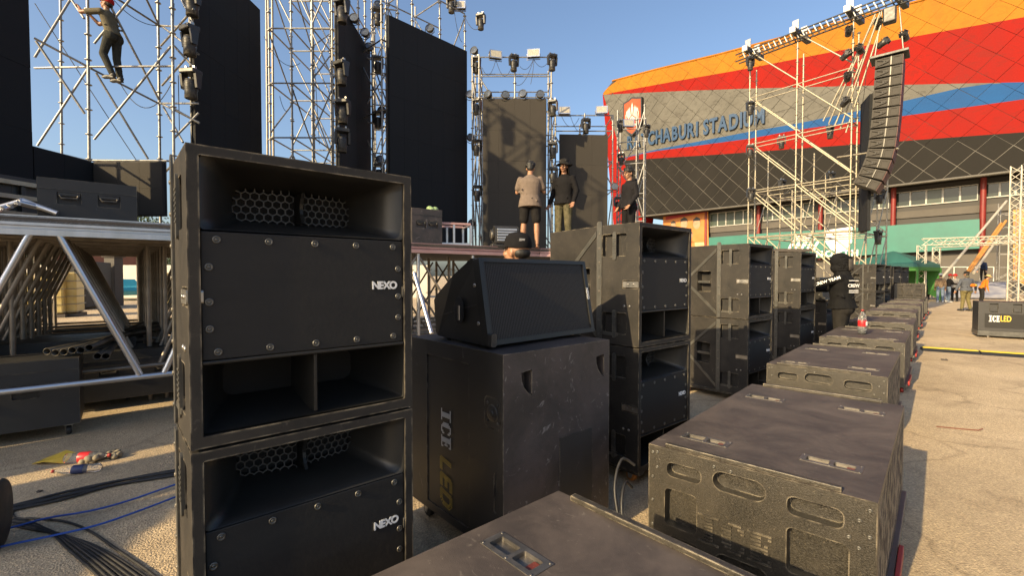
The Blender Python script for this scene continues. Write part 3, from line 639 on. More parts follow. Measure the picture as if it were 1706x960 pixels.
# pipes lying on the frames
pb = A_ + sb1 * .35
for k in range(8):
    x0, y0 = (88, 119, 146, 181, 198, 215, 240, 252)[k], (587, 588, 587, 584, 584, 582, 593, 595)[k]
    a = P(78 + k * 14, (586, 588, 587, 584, 584, 580, 594, 594)[k], 4.62 + .02 * (k % 3)); d = (sb1 * .98 + sd1 * (.55 - .07 * k)).normalized()
    o = MB(); rr = .034
    q0, q1 = a, a + d * 3.0 + Vector((0, 0, .02))
    Mx = (q1 - q0).to_track_quat('Z', 'Y').to_matrix().to_4x4(); Mx.translation = q0
    o.lathe([(rr - .004, .25), (rr - .004, 0), (rr, 0), (rr, (q1 - q0).length)], 14, Mx)
    tag(o.build('steel_pipe', M_['pipe_dark']), ['leftmost pipe end of the bundle lying under the stage', 'second pipe from the left in the bundle under the stage', 'third pipe from the left in the bundle under the stage', 'fourth pipe from the left in the bundle under the stage', 'fifth pipe from the left in the bundle under the stage', 'sixth pipe from the left in the bundle under the stage', 'lower pipe sticking out second from the right in the bundle', 'rightmost pipe sticking out of the bundle under the stage'][k], 'pipe', 'pipes bundled under the stage')

# ================================================================ LED screens
def panel_mesh(w, h, m):
    o = MB(); o.box(0, w, 0, .07, 0, h); return o.mesh('led_panel', m)
def screen(label, p0, p1, z0, z1, m, pw=.5, ph=1.0, group='LED screens around the stage'):
    p0, p1 = Vector((p0[0], p0[1], 0)), Vector((p1[0], p1[1], 0)); x = (p1 - p0).normalized(); y = Vector((-x.y, x.x, 0)); L = (p1 - p0).length
    t = thing('led_screen', label, 'screen', M=frame(p0 + Vector((0, 0, z0)), x, y), group=group)
    nx, nz = max(1, round(L / pw)), max(1, round((z1 - z0) / ph)); w, h = L / nx, (z1 - z0) / nz; me = panel_mesh(w - .003, h - .003, m)
    for i in range(nx):
        for j in range(nz): link('led_panel', me, t, Matrix.Translation((i * w, rnd.uniform(0, .003), j * h)))
    b = MB()
    b.box(-.02, L + .02, .075, .10, -.02, z1 - z0 + .02); b.build('back_frame', M_['lamp_black'], t); return t
screen('tall black screen at the left edge of the picture, left of the climbing worker', (-8.25, 3.2), (-8.2, 8.0), 3.0, 10.5, M_['screen'], .6, 1.1)
skt = thing('black_shade_cloth', 'black cloth below the tall left screen, extended unseen towards the camera to shade ground', 'backdrop', loc=(-8.4, 0, 0))  # extended unseen towards the camera; heights and gaps shape shade on the ground
M_['cloth'] = mat('black_cloth', (.010, .010, .011), (.016, .016, .017), 3, .9, stretch=(1, 6, .3))
yy = -3.4
for k in range(8):
    wv = 1.30 if k < 4 else 1.42; o = MB(); n = 14
    vs = [(.03 * math.sin(i * 1.9 + k), yy + wv * i / n, z) for z in (0.02, (4.0, 4.7, 4.8, 2.25, 4.0, 3.9, 3.9, 3.9)[k]) for i in range(n + 1)]
    o.add(vs, [(i, i + 1, n + 2 + i, n + 1 + i) for i in range(n)], 0, True); c_ = o.build('shade_cloth_panel', M_['cloth'], skt)
    sm = c_.modifiers.new('thick', 'SOLIDIFY'); sm.thickness = .006
    yy += wv + (.03, .34, .0, .16, 0, 0, 0, 0)[k]
pole(skt, 'top_rail', (0, -3.4, 4.28), (0, 4.2, 4.28), .024); 
screen('low black screen sloping away below the climbing worker', (-8.2, 8.02), (-8.22, 10.2), 2.2, 3.83, M_['screen'], .55, .55)
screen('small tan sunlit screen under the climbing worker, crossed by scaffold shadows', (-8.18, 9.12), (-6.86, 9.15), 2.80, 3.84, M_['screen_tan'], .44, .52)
screen('black screen second from the left, rising behind the nearest loudspeaker', (-6.9, 10.2), (-6.80, 12.72), 2.2, 8.8, M_['screen'], .5, 1.1)
screen('narrow black screen with a steeply slanted top edge', (-4.50, 12.2), (-4.55, 15.1), 2.2, 8.8, M_['screen'], .5, 1.1)
screen('widest black screen behind the stage, left of the three people', P(648, 0, 13.5).xy, P(778, 0, 15.65).xy, 2.3, 9.10, M_['screen'], .5, 1.13)
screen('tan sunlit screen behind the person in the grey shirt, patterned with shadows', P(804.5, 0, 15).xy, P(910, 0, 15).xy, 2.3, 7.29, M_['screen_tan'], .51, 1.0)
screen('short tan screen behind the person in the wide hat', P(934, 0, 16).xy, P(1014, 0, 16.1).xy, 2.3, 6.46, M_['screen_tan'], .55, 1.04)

# ================================================================ scaffolds
def scaffold(label, org, dx, xs, ys, z0, z1, lev=2.0, seed=1, m=None, dens=.55, topj=.5, levels=None, back=None):
    x = Vector((dx[0], dx[1], 0)).normalized(); y = Vector((-x.y, x.x, 0)); g = random.Random(seed); m = m or M_['galv']
    o = Vector((org[0], org[1], 0)); t = thing('scaffold_tower', label, 'scaffold', loc=(o.x, o.y, z0)); off = Vector((o.x, o.y, z0))
    pt = lambda i, j, z: o + x * xs[i] + y * ys[j] + Vector((0, 0, z)) - off
    zs = levels or [z0 + .3 + k * lev for k in range(int((z1 - z0 - .2) / lev) + 1)]
    for i in range(len(xs)):
        for j in range(len(ys)):
            zt = z1 + g.uniform(0, topj) if back is None or j == 0 else back[j] + g.uniform(-.4, .4)
            pole(t, 'post', pt(i, j, z0), pt(i, j, zt), .026, True, m)
            for z in zs:
                if z > zt: break
                if i + 1 < len(xs): pole(t, 'ledger', pt(i, j, z), pt(i + 1, j, z), .022, False, m)
                if j + 1 < len(ys) and (back is None or z < back[j + 1]): pole(t, 'ledger', pt(i, j, z), pt(i, j + 1, z), .022, False, m)
                z2 = z + lev
                if z2 <= zt + .3:
                    if i + 1 < len(xs) and g.random() < dens:
                        a, b = ((i, i + 1) if g.random() < .5 else (i + 1, i)); pole(t, 'brace', pt(a, j, z + .12), pt(b, j, z2 - .12), .021, False, m)
                    if j + 1 < len(ys) and g.random() < dens * .8 and (back is None or z2 < back[j + 1]):
                        a, b = ((j, j + 1) if g.random() < .5 else (j + 1, j)); pole(t, 'brace', pt(i, a, z + .12), pt(i, b, z2 - .12), .021, False, m)
    return t
def px_pole(t, name, a, b, r=.022, m=None, rings=False):
    return pole(t, name, P(*a) - t.location, P(*b) - t.location, r, rings, m or M_['galv'])
# left bay with the climbing worker: pipes taken one by one
sc1 = thing('scaffold_tower', 'open scaffold bay of long crossing pipes holding the climbing worker', 'scaffold', loc=(-8.4, 9.6, 2.1), group='scaffolds around the stage')
for a, b in (((145, -90, 9.5), (150, 400, 9.5)), ((262, -90, 10.6), (268, 400, 10.6)), ((286, -90, 9.7), (291, 400, 9.7)), ((100, -90, 11.5), (104, 400, 11.5))): px_pole(sc1, 'post', a, b, .027, rings=True)
for a, b in (((58, 113, 9.6), (147, 111, 9.5)), ((150, 111, 9.5), (290, 110, 9.7)), ((265, 42, 10.6), (331, 46, 9.9)), ((150, 267, 9.5), (287, 268, 9.7)), ((265, 172, 10.6), (330, 172, 9.9)), ((57, 246, 8.3), (150, 269, 9.5)), ((288, -5, 9.7), (340, -5, 10))): px_pole(sc1, 'ledger', a, b)
for a, b in (((58, 95, 9.3), (120, -6, 9.7)), ((57, 63, 9.0), (147, 111, 9.5)), ((60, 68, 9.1), (141, 189, 9.5)), ((62, 243, 9.2), (145, 116, 9.5)), ((117, -4, 9.7), (140, 30, 9.5)), ((150, 113, 9.5), (266, 173, 10.6)), ((157, 232, 9.5), (285, 76, 9.7)), ((160, 121, 9.5), (247, 265, 10.2)),
             ((157, 72, 9.5), (220, -6, 9.7)), ((175, -8, 9.5), (267, 170, 10.5)), ((190, -6, 9.6), (268, 44, 10.6)), ((242, -6, 10.0), (265, 42, 10.6)), ((268, 76, 10.6), (323, 14, 9.8)), ((268, 42, 10.6), (331, 90, 9.9)), ((270, 142, 10.6), (326, 78, 9.8)), ((268, 172, 10.6), (332, 204, 9.9)), ((288, 180, 9.7), (332, 205, 9.9)),
             ((272, 178, 10.6), (305, 237, 9.9)), ((288, 232, 9.7), (331, 188, 9.9)), ((268, 295, 10.6), (287, 274, 9.7)), ((303, 0, 9.9), (323, 40, 9.9)), ((290, 76, 9.8), (330, 120, 9.9))): px_pole(sc1, 'brace', a, b)
scaffold('dense scaffold between the two narrow black screens', (-6.72, 13.0), (1, 0), [0, .62, 1.2, 1.75], [0, 1.3, 2.9], 2.15, 11, lev=1.5, seed=3, dens=.62)['group'] = 'scaffolds around the stage'
s0 = scaffold('unseen scaffold behind the tall left screen, added for pipe shadows on the tan screen', (-8.75, 4.6), (0, 1), [0, 1.3, 2.5, 3.55], [0, .5], 2.15, 12.4, seed=17, dens=.8); s0['group'] = 'scaffolds around the stage'  # out of view; added to cast pipe shadows on the tan screen
sc2b = thing('lattice_mast', 'dark ladder mast standing among the pipes right of the second black screen', 'mast', loc=P(452, 260, 13.2))
for dxp in (0, 10): px_pole(sc2b, 'chord', (446 + dxp, 300, 13.2), (443 + dxp, -60, 13.2), .03, M_['frame_dull'])
for k in range(9): px_pole(sc2b, 'rung', (445.5, 270 - k * 36, 13.2), (455, 262 - k * 36, 13.2), .015, M_['galv'])
scaffold('scaffold strip between the slanted screen and the widest black screen', (-4.35, 14.6), (.97, .25), [0, .42, .78], [0, 1.2, 2.6], 2.15, 10.2, lev=1.5, seed=11, dens=.75)['group'] = 'scaffolds around the stage'
o3 = P(648, 0, 13.5); o3 = Vector((o3.x, o3.y, 0)) + Vector((-.72, .70, 0)) * .25
scaffold('tall scaffold standing behind the widest black screen', (o3.x, o3.y), (.69, .72), [-.1, .95, 2.0, 3.05], [0, 1.35], 2.15, 10.4, seed=5, dens=.7, topj=.8)['group'] = 'scaffolds around the stage'
o4 = P(798, 0, 15.25)
scaffold('scaffold carrying the tan screen behind the person in the grey shirt', (o4.x, o4.y), (1, 0), [-.22, .0, 1.16, 2.35], [.02, 1.3], 2.15, 8.75, levels=[2.5, 4.5, 6.2, 7.42, 8.1, 8.72], seed=8, dens=.75, topj=.15)['group'] = 'scaffolds around the stage'
o5 = P(926, 0, 16.3)
scaffold('scaffold carrying the short tan screen behind the person in the wide hat', (o5.x, o5.y), (1, 0), [0, 1.02, 2.0], [.02, 1.2], 2.15, 7.2, levels=[2.6, 4.6, 5.6, 6.66, 7.2], seed=9, dens=.75, topj=.1)['group'] = 'scaffolds around the stage'
o6 = P(1030, 0, 17.2)
scaffold('slim pale scaffold between the short tan screen and the stadium sign', (o6.x, o6.y), (.9, -.3), [0, .68, .95], [0, 1.1], 2.0, 7.6, levels=[2.4, 3.6, 4.6, 5.7, 6.5, 7.3], lev=1.2, seed=12, dens=.45, topj=.2, m=M_['galv'])['group'] = 'scaffolds around the stage'
# speaker tower on the right
tw = Vector((11.9, 16.4, 0)); td = Vector((-.6, .8, 0)); tb = Vector((.8, .6, 0))
pa = thing('scaffold_tower', 'big sunlit scaffold tower with parallel slanting braces holding the line of hanging speakers', 'scaffold', loc=tw, group='scaffolds around the stage')
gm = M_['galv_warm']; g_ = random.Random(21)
tp = lambda s_, d_, z: td * s_ + tb * d_ + Vector((0, 0, z))
XS = [0, 1.78, 3.56]; DS = [0, .55, 1.7, 2.9, 4.1]; TOPS = [10.6, 10.2, 6.6, 6.0, 5.4]
for j, d_ in enumerate(DS):
    for i, s_ in enumerate(XS):
        pole(pa, 'post', tp(s_, d_, 0), tp(s_, d_, TOPS[j] + g_.uniform(-.1, .3)), .028, True, gm)
        z = 1.3
        while z < TOPS[j] - .3:
            if i < 2: pole(pa, 'ledger', tp(s_, d_, z), tp(XS[i + 1], d_, z), .022, False, gm)
            if j < 4 and z < TOPS[j + 1]: pole(pa, 'ledger', tp(s_, d_, z), tp(s_, DS[j + 1], z), .022, False, gm)
            if i < 2 and j in (0, 1, 2, 4) and z + 2 < TOPS[j] + .4: pole(pa, 'brace', tp(XS[i + 1], d_, z + 1.9), tp(s_, d_, z + .15), .026, False, gm)
            if j in (1, 2, 3) and g_.random() < .6 and z + 1.6 < TOPS[j + 1]: pole(pa, 'brace', tp(s_, d_, z), tp(s_, DS[j + 1], z + 1.9), .020, False, gm)
            z += 1.9
for k in range(5): pole(pa, 'raker', tp(-.9 + .06 * k, -.1 - .25 * (k % 2), 10.3), tp(.2 + .18 * k, .1, 6.7 + .15 * k), .028, False, gm)
px_o = lambda a: P(*a) - tw
pole(pa, 'outrigger', px_o((1395, 262, 17.0)), px_o((1497, 247, 15.2)), .03, False, gm)
M_['beam_white'] = mat('white_roof_beam', (.62, .60, .55), (.78, .76, .70), 12, .5)
bm_ = thing('lattice_beam', 'black and white lattice beam along the top of the speaker tower', 'beam', loc=tw + Vector((0, 0, 10.55)))
bq = lambda s_, d_, z: td * s_ + tb * d_ + Vector((0, 0, z))
for d_ in (-.14, .14):
    for z in (0, .28): pole(bm_, 'chord', bq(-1.75, d_, z), bq(4.1, d_, z), .03, False, M_['lamp_black'])
for k in range(28):
    s_ = -1.7 + k * .2; pole(bm_, 'lattice_web', bq(s_, -.14, .02), bq(s_ + .1, -.14, .27), .018, False, M_['beam_white']); pole(bm_, 'lattice_web', bq(s_, .14, .02), bq(s_ + .1, .14, .27), .022, False, M_['lamp_black'])
for k, s_ in enumerate((3.56, 1.78, 0.05, -1.2)):
    t = thing('cross_beam', ['white-ended cross beam at the left end of the lattice beam', 'second white-ended cross beam from the left on the lattice beam', 'third white-ended cross beam from the left on the lattice beam', 'white-ended cross beam above the hanging line of speakers'][k], 'beam', M=frame(tw + td * s_ + Vector((0, 0, 10.90)), tb, -td), group='cross beams on the lattice beam')
    o = MB(); o.box(-.42, 1.0, -.09, .09, 0, .20); o.build('beam_body', M_['lamp_black'], t, bevel=.02)
    o = MB(); o.box(-.50, -.422, -.10, .10, -.01, .21); o.build('end_cap', M_['beam_white'], t, bevel=.02)
    for x in (-.2, .55): o = MB(); o.box(x - .02, x + .02, -.11, .11, -.33, .0); o.build('hanger', M_['steel'], t)
screen('thin dark screen hanging edge-on at the right side of the speaker tower', P(1437, 0, 17.2).xy, P(1452, 0, 16.2).xy, 3.2, 7.9, M_['screen'], .5, .8)
# ---------------------------------------------------------------- hanging line of speakers
M_['array'] = mat('grey_cabinet', (.034, .031, .027), (.054, .049, .042), 8, .65, spec=.25, bump=.2)  # one even grey for array boxes and flood housings
def array_box():
    t = thing('line_array_speaker', 'x', 'loudspeaker', group='hanging line of speakers')
    w, hh, dp = .70, .322, 1.05
    o = MB(); pr = [(-w / 2, .028), (-w / 2, hh - .024), (w / 2, hh - .010), (w / 2, .012)]
    o.loft([[(x, y, z) for x, z in pr] for y in (0, dp)][::-1], smooth=False); o.build('cabinet', M_['array'], t, bevel=.01)
    g = MB(); g.box(w / 2 + .001, w / 2 + .02, .01, dp - .01, .01, hh - .01); g.build('front_grille', M_['red_grille'], t)
    for x0, x1 in ((-.33, .04), (.10, .33)):
        f = MB(); f.plate(rect(x0, x1, .03, hh - .03), [rect(x0 + .035, x1 - .035, .065, hh - .065)], .03, frame((0, -.016, 0), (1, 0, 0), (0, 0, 1)), skirt=.02); f.build('panel_frame', M_['array'], t)
    for sg in (-1, 1):
        v = MB(); v.prism([(-.30, .16 + sg * .11), (-.30, .16 + sg * .08), (.00, .16 - sg * .01), (.02, .16 + sg * .015)], 0, .022, frame((0, -.018, 0), (1, 0, 0), (0, 0, 1))); v.build('stiffener', M_['array'], t)
    for x in (-.13, -.07): c = MB(); c.box(x, x + .045, -.034, .0, .13, .21); c.build('connector', M_['rubber'], t)
    s = MB(); s.box(.05, .08, -.045, 0, .03, hh - .03); s.build('rigging_bar', M_['grey_steel'], t)
    return t
M_['red_grille'] = mat('red_reflection_grille', (.05, .012, .010), (.08, .02, .016), 9, .6)  # dark red reflection put into the grille colour
ab0 = array_box(); pos = P(1481, 93, 15.3); ax = ACR.copy()
n_ = 13; p = Vector(pos); ang = 1.0
ords = ['topmost', 'second', 'third', 'fourth', 'fifth', 'sixth', 'seventh', 'eighth', 'ninth', 'tenth', 'eleventh', 'twelfth', 'lowest']
for k in range(n_):
    ang += (.3 if k < 5 else .8 if k < 9 else 5.5)
    M = frame((0, 0, 0), ax, ROW) @ Matrix.Rotation(R(ang), 4, 'Y')
    p = p + (M.to_3x3() @ Vector((0, 0, -1))) * .328; M.translation = p
    lb = ('%s speaker of the curved hanging line' % ords[k]) if k in (0, 12) else ('%s speaker from the top of the curved hanging line' % ords[k])
    if k == 0: ab0.matrix_basis = M; ab0['label'] = lb
    else: dup(ab0, lb, M=M)
o = thing('rigging_frame', 'dark flying frame from which the line of speakers hangs', 'rigging', M=frame(pos, ax, ROW))
q = MB(); q.box(-.5, .5, -.1, .7, .02, .10); q.build('flying_bar', M_['lamp_black'], o, bevel=.01)
for x in (-.4, .35): pole(o, 'hoist_chain', (x, .3, .1), (x * .6, .4, 1.7), .022, False, M_['frame_dull'])
q = MB(); q.box(-.2, .15, .2, .5, 1.2, 1.7); q.build('hoist_motor', M_['lamp_black'], o, bevel=.04)
# ================================================================ stage lamps
def moving_head():
    t = thing('moving_head_lamp', 'x', 'stage lamp', group='moving-head lamps on the scaffolds')
    b = MB(); b.box(-.17, .17, -.13, .13, -.10, .0); b.build('base', M_['lamp_black'], t, bevel=.02)
    for sx in (-1, 1):
        y = MB(); y.prism([(-.05, -.40), (.05, -.40), (.09, -.10), (-.09, -.10)], sx * .165 - .025, sx * .165 + .025, Matrix(((0, 0, 1, 0), (1, 0, 0, 0), (0, 1, 0, 0), (0, 0, 0, 1)))); y.build('yoke_arm', M_['lamp_black'], t, bevel=.012)
    h = MB(); HM = Matrix.Translation((0, 0, -.36)); h.lathe([(.05, .16), (.10, .15), (.125, .08), (.125, -.06), (.115, -.10), (.118, -.24), (.098, -.25), (.098, -.235)], 16, HM); ho = h.build('head', M_['lamp_black'], t)
    for k in range(5): f = MB(); f.lathe([(.128, .0), (.132, .006), (.128, .012)], 16, HM @ Matrix.Translation((0, 0, .06 - k * .03))); f.build('cooling_fin', M_['lamp_black'], ho)
    l = MB(); l.lathe([(.097, -.232), (.06, -.226), (.001, -.222)], 14, HM); l.build('lens', M_['lens'], ho)
    for x in (-.09, .09): c = MB(); c.box(x - .02, x + .02, -.03, .03, .0, .07); c.build('clamp', M_['steel'], t)
    return t
def par_can():
    t = thing('par_lamp', 'x', 'stage lamp', group='round par lamps on the scaffolds')
    b = MB(); T = Matrix.Rotation(R(78), 4, 'X'); b.lathe([(.03, -.12), (.09, -.11), (.125, -.03), (.13, .05), (.118, .052), (.116, .035)], 16, T); bo = b.build('can', M_['lamp_black'], t)
    l = MB(); l.lathe([(.115, .036), (.06, .042), (.001, .043)], 14, T); l.build('lens', M_['lens'], bo)
    y = MB(); y.tube([(-.14, 0, .02), (-.14, .0, -.12), (-.05, 0, -.19), (.05, 0, -.19), (.14, 0, -.12), (.14, 0, .02)], .012, 6); y.build('bracket', M_['lamp_black'], t)
    return t
def flood():
    t = thing('flood_lamp', 'x', 'flood lamp', group='rectangular flood lamps on top of the scaffolds')
    b = MB(); b.prism([(-.06, -.12), (.05, -.12), (.09, .12), (-.10, .12)], -.19, .19, Matrix(((0, 0, 1, 0), (1, 0, 0, 0), (0, 1, 0, 0), (0, 0, 0, 1)))); bo = b.build('housing', M_['array'], t, bevel=.008)
    f = MB(); f.plate(rect(-.20, .20, -.13, .13), [rect(-.17, .17, -.10, .10)], .03, frame((0, -.115, 0), (1, 0, .0), (0, .12, 1)), skirt=.02); f.build('rim', M_['alu'], t)
    g = MB(); g.box(-.168, .168, -.118, -.112, -.098, .098); g.build('glass', M_['flood_glass'], t)
    y = MB(); y.tube([(-.21, -.02, .0), (-.21, -.02, -.18), (.21, -.02, -.18), (.21, -.02, .0)], .012, 6); y.build('bracket', M_['steel'], t)
    return t
def barn_spot():
    t = thing('spot_lamp', 'x', 'stage lamp', group='spot lamps with flaps on the speaker tower')
    T = Matrix.Rotation(R(65), 4, 'X'); b = MB(); b.lathe([(.06, -.22), (.12, -.20), (.13, .0), (.14, .12), (.13, .125)], 14, T); b.build('can', M_['lamp_black'], t)
    for a in range(4):
        f = MB(); K = T @ Matrix.Rotation(R(90 * a), 4, 'Z') @ Matrix.Translation((0, .14, .12)) @ Matrix.Rotation(R(35), 4, 'X'); f.box(-.13, .13, -.004, .004, 0, .17, 0, K); f.build('flap', M_['lamp_black'], t)
    y = MB(); y.tube([(-.15, 0, 0), (-.15, 0, .16), (.15, 0, .16), (.15, 0, 0)], .012, 6); y.build('bracket', M_['lamp_black'], t)
    return t
M_['flood_glass'] = mat('flood_glass', (.34, .32, .26), (.48, .44, .36), 20, .2, .1)
MH, PC, FL, BS = moving_head(), par_can(), flood(), barn_spot(); used = set()
gl = random.Random(4)
def lamp(kind, px, py, Y, label, s=1.0, rz=None, tilt=0.0, drop=None):
    root = {'m': MH, 'p': PC, 'f': FL, 'b': BS}[kind]
    p = P(px, py, Y) + Vector((0, 0, {'m': .30, 'p': .0, 'f': 0, 'b': 0}[kind] * s))
    M = Matrix.Translation(p) @ Matrix.Rotation(gl.uniform(-.6, .6) if rz is None else rz, 4, 'Z') @ Matrix.Rotation(R(tilt), 4, 'X') @ Matrix.Scale(s, 4)
    if kind not in used: used.add(kind); root.matrix_basis = M; root['label'] = label
    else: dup(root, label, M=M)
LM_ = 'moving-head lamp '
for px, py, Y, l in ((320, 2, 9.9, 'cut off by the top edge beside the second black screen'), (316, 68, 9.8, 'high on the left edge of the second black screen, near the climber'), (318, 140, 9.8, 'with a sticker, low on the left edge of the second black screen'),
                     (570, 18, 12.0, 'above the left corner of the slanted narrow screen'), (569, 122, 12.0, 'second from the top on the left edge of the slanted screen'), (571, 186, 12.0, 'with a lit honeycomb lens on the left edge of the slanted screen'), (570, 234, 12.0, 'lowest on the left edge of the slanted screen'),
                     (629, 27, 14.3, 'topmost in the gap left of the widest screen'), (630, 108, 14.3, 'second from the top in the gap left of the widest screen'), (630, 200, 14.3, 'third from the top in the gap left of the widest screen'), (632, 287, 14.3, 'lowest in the gap left of the widest screen'),
                     (752, 8, 15.6, 'cut off by the top edge above the widest screen'), (801, 36, 15.6, 'on the post tip right of the widest screen'), (793, 108, 15.4, 'at the top right corner of the widest screen'), (794, 178, 15.3, 'second down between the widest screen and the tan screen'), (794, 246, 15.3, 'third down between the widest screen and the tan screen'), (795, 322, 15.3, 'lowest between the widest screen and the tan screen'),
                     (856, 105, 15.1, 'in the middle of the top bar over the tan screen'), (920, 104, 15.1, 'at the right end of the top bar over the tan screen'), (921, 180, 15.1, 'just under the top right corner of the tan screen'), (921, 250, 15.1, 'halfway down between the two tan screens'), (921, 292, 15.1, 'behind the wide hat between the two tan screens'),
                     (976, 210, 16.1, 'over the short tan screen'), (1034, 210, 16.9, 'left of the orange crest'), (1077, 218, 16.2, 'under the orange crest, facing the camera'), (1035, 265, 16.9, 'above the head of the person in glasses'), (1030, 340, 16.9, 'beside the chest of the person in glasses'),
                     (1250, 106, 19.0, 'at the top left corner of the speaker tower'), (1250, 180, 19.0, 'second down the left post of the speaker tower'), (1250, 252, 19.0, 'third down the left post of the speaker tower'), (1251, 325, 19.0, 'lowest on the left post of the speaker tower'),
                     (1302, 237, 19.3, 'inside the speaker tower over the dark cladding'), (1383, 220, 18.6, 'inside the speaker tower near the hanging line'), (1303, 310, 19.3, 'facing the camera low inside the speaker tower'), (1384, 298, 18.6, 'low inside the speaker tower on the right'), (1465, 328, 17.4, 'hanging before the stadium windows'), (1463, 396, 17.4, 'hanging low before the plain half of the green banner')):
    lamp('m', px, py, Y, LM_ + l, 1.0 if Y < 12.5 else .68 if 1030 < px < 1100 else .84)
for px, py, Y, l in ((608, 54, 13.8, 'upper of the round lamps on the slanted top edge of the narrow screen'), (615, 78, 14.4, 'round lamp in the middle of the slanted edge of the narrow screen'), (630, 8, 14.4, 'round lamp at the top edge over the narrow screen gap'), (590, 30, 13.2, 'round lamp at the top of the slanted edge of the narrow screen'), (636, 184, 14.6, 'round lamp halfway down the gap left of the widest screen'), (633, 266, 14.6, 'lower round lamp in the gap left of the widest screen'),
                     (716, 47, 14.7, 'round lamp on the sloping top of the widest screen'), (790, 84, 15.6, 'round lamp at the right end of the widest screen top'), (783, 157, 15.5, 'upper round lamp right of the widest screen'), (784, 229, 15.5, 'middle round lamp right of the widest screen'), (786, 372, 15.5, 'lower round lamp right of the widest screen'),
                     (813, 157, 15, 'first round lamp from the left on top of the tan screen'), (842, 158, 15, 'second round lamp from the left on top of the tan screen'), (871, 156, 15, 'third round lamp from the left on top of the tan screen'), (900, 157, 15, 'rightmost round lamp on top of the tan screen'), (1024, 311, 16.2, 'round lamp on the red wall edge behind the person in glasses')):
    lamp('p', px, py, Y, l, 1.0)
for px, py, Y, l in ((766, 10, 15.8, 'silver flood lamp at the top edge above the widest screen'), (825, 92, 15.1, 'left flood lamp on the top bar over the tan screen'), (889, 90, 15.1, 'right flood lamp on the top bar over the tan screen'), (940, 185, 16.2, 'left flood lamp over the short tan screen'), (1002, 184, 16.2, 'right flood lamp over the short tan screen'), (1046, 206, 16.6, 'flood lamp covering the bottom of the orange crest')):
    lamp('f', px, py, Y, l, 1.0, rz=gl.uniform(-.2, .3))
for px, py, Y, l in ((1463, 40, 15.8, 'flapped spot lamp above the hanging line of speakers'), (1414, 52, 16.3, 'upper flapped spot lamp on the right post of the speaker tower'), (1409, 92, 16.3, 'second flapped spot lamp on the right post of the speaker tower'), (1412, 128, 16.3, 'third flapped spot lamp on the right post of the speaker tower'), (1408, 170, 16.3, 'lowest flapped spot lamp on the right post of the speaker tower'), (1470, 72, 15.8, 'flapped spot lamp left of the top of the hanging line'), (1507, 60, 15.4, 'flapped spot lamp right of the top of the hanging line'), (1432, 82, 16.0, 'flapped spot lamp among the slanting rakers')):
    lamp('b', px, py, Y, l, .8, rz=gl.uniform(-1.2, .8))

for k, yy in enumerate((5.9, 7.1, 8.1)):  # out-of-view lamps added to cast lamp shadows on the tan screen
    dup(MH, 'unseen moving-head lamp added on the scaffold behind the left screen for its shadow, %s' % ['nearest to the camera', 'in the middle', 'farthest from the camera'][k], M=Matrix.Translation((-8.6, yy, 12.1)) @ Matrix.Rotation(.6, 4, 'Z') @ Matrix.Scale(1.2, 4))
# ---------------------------------------------------------------- slack cables hanging in the scaffolds
def slack(a, b, sag, label, r=.008, m=None, n=12):
    a, b = Vector(a), Vector(b); o = MB(); o.tube([a.lerp(b, i / n) + Vector((0, 0, -sag * 4 * (i / n) * (1 - i / n))) for i in range(n + 1)], r, 5)
    return tag(o.build('hanging_cable', m or M_['cable']), label, 'cable', 'cables hanging in the scaffolds')
for a, b, s_, l in (((58, 5, 9.4), (228, 268, 9.9), .02, 'thin straight cable slanting past the climbing worker'), ((190, 0, 9.8), (268, 42, 10.4), .15, 'cable drooping at the top right of the climbing worker'), ((196, 130, 9.7), (285, 140, 9.8), .55, 'cable sagging below the climbing worker to the right'), ((290, 5, 9.8), (286, 190, 9.8), .0, 'upright cable beside the post left of the second black screen'), ((297, 125, 9.8), (299, 220, 9.8), .1, 'cable loop under the sticker lamp'),
                     ((440, 60, 13), (500, 105, 13.3), .35, 'cable drooping from the mast right of the second screen'), ((466, 160, 13.1), (490, 150, 13.2), .5, 'cable loop hanging in the dense scaffold'), ((520, 40, 13.1), (532, 240, 13.2), .0, 'upright dark cable in the dense scaffold'), ((660, 0, 14.6), (650, 250, 14.4), .1, 'cable hanging in the gap left of the widest screen'), ((640, 130, 14.3), (646, 20, 14.3), .1, 'upper cable in the gap left of the widest screen'),
                     ((770, 15, 15.7), (800, 45, 15.6), .3, 'cable between the silver flood lamp and the post tip'), ((757, 20, 15.6), (770, 70, 15.6), .2, 'cable falling behind the top of the widest screen'), ((803, 112, 15.1), (826, 100, 15.1), .35, 'left drooping cable over the tan screen'), ((826, 98, 15.1), (852, 112, 15.1), .4, 'second drooping cable over the tan screen'), ((866, 110, 15.1), (889, 98, 15.1), .2, 'third drooping cable over the tan screen'), ((889, 98, 15.1), (916, 98, 15.1), .25, 'right drooping cable over the tan screen'), ((889, 98, 15.1), (858, 140, 15.1), .3, 'long cable falling from the right flood lamp over the tan screen'), ((884, 140, 15.1), (890, 98, 15.1), .1, 'cable rising to the right flood lamp over the tan screen'),
                     ((935, 192, 16.2), (965, 196, 16.2), .35, 'left cable loop over the short tan screen'), ((950, 192, 16.2), (975, 215, 16.2), .3, 'right cable loop over the short tan screen'), ((1250, 215, 19), (1410, 160, 17), .25, 'upper long cable across the speaker tower'), ((1270, 190, 19), (1430, 120, 17), .3, 'lower long cable across the speaker tower'), ((1445, 100, 15.6), (1437, 170, 16), .2, 'cable behind the hanging line of speakers')):
    slack(P(*a), P(*b), s_, l)
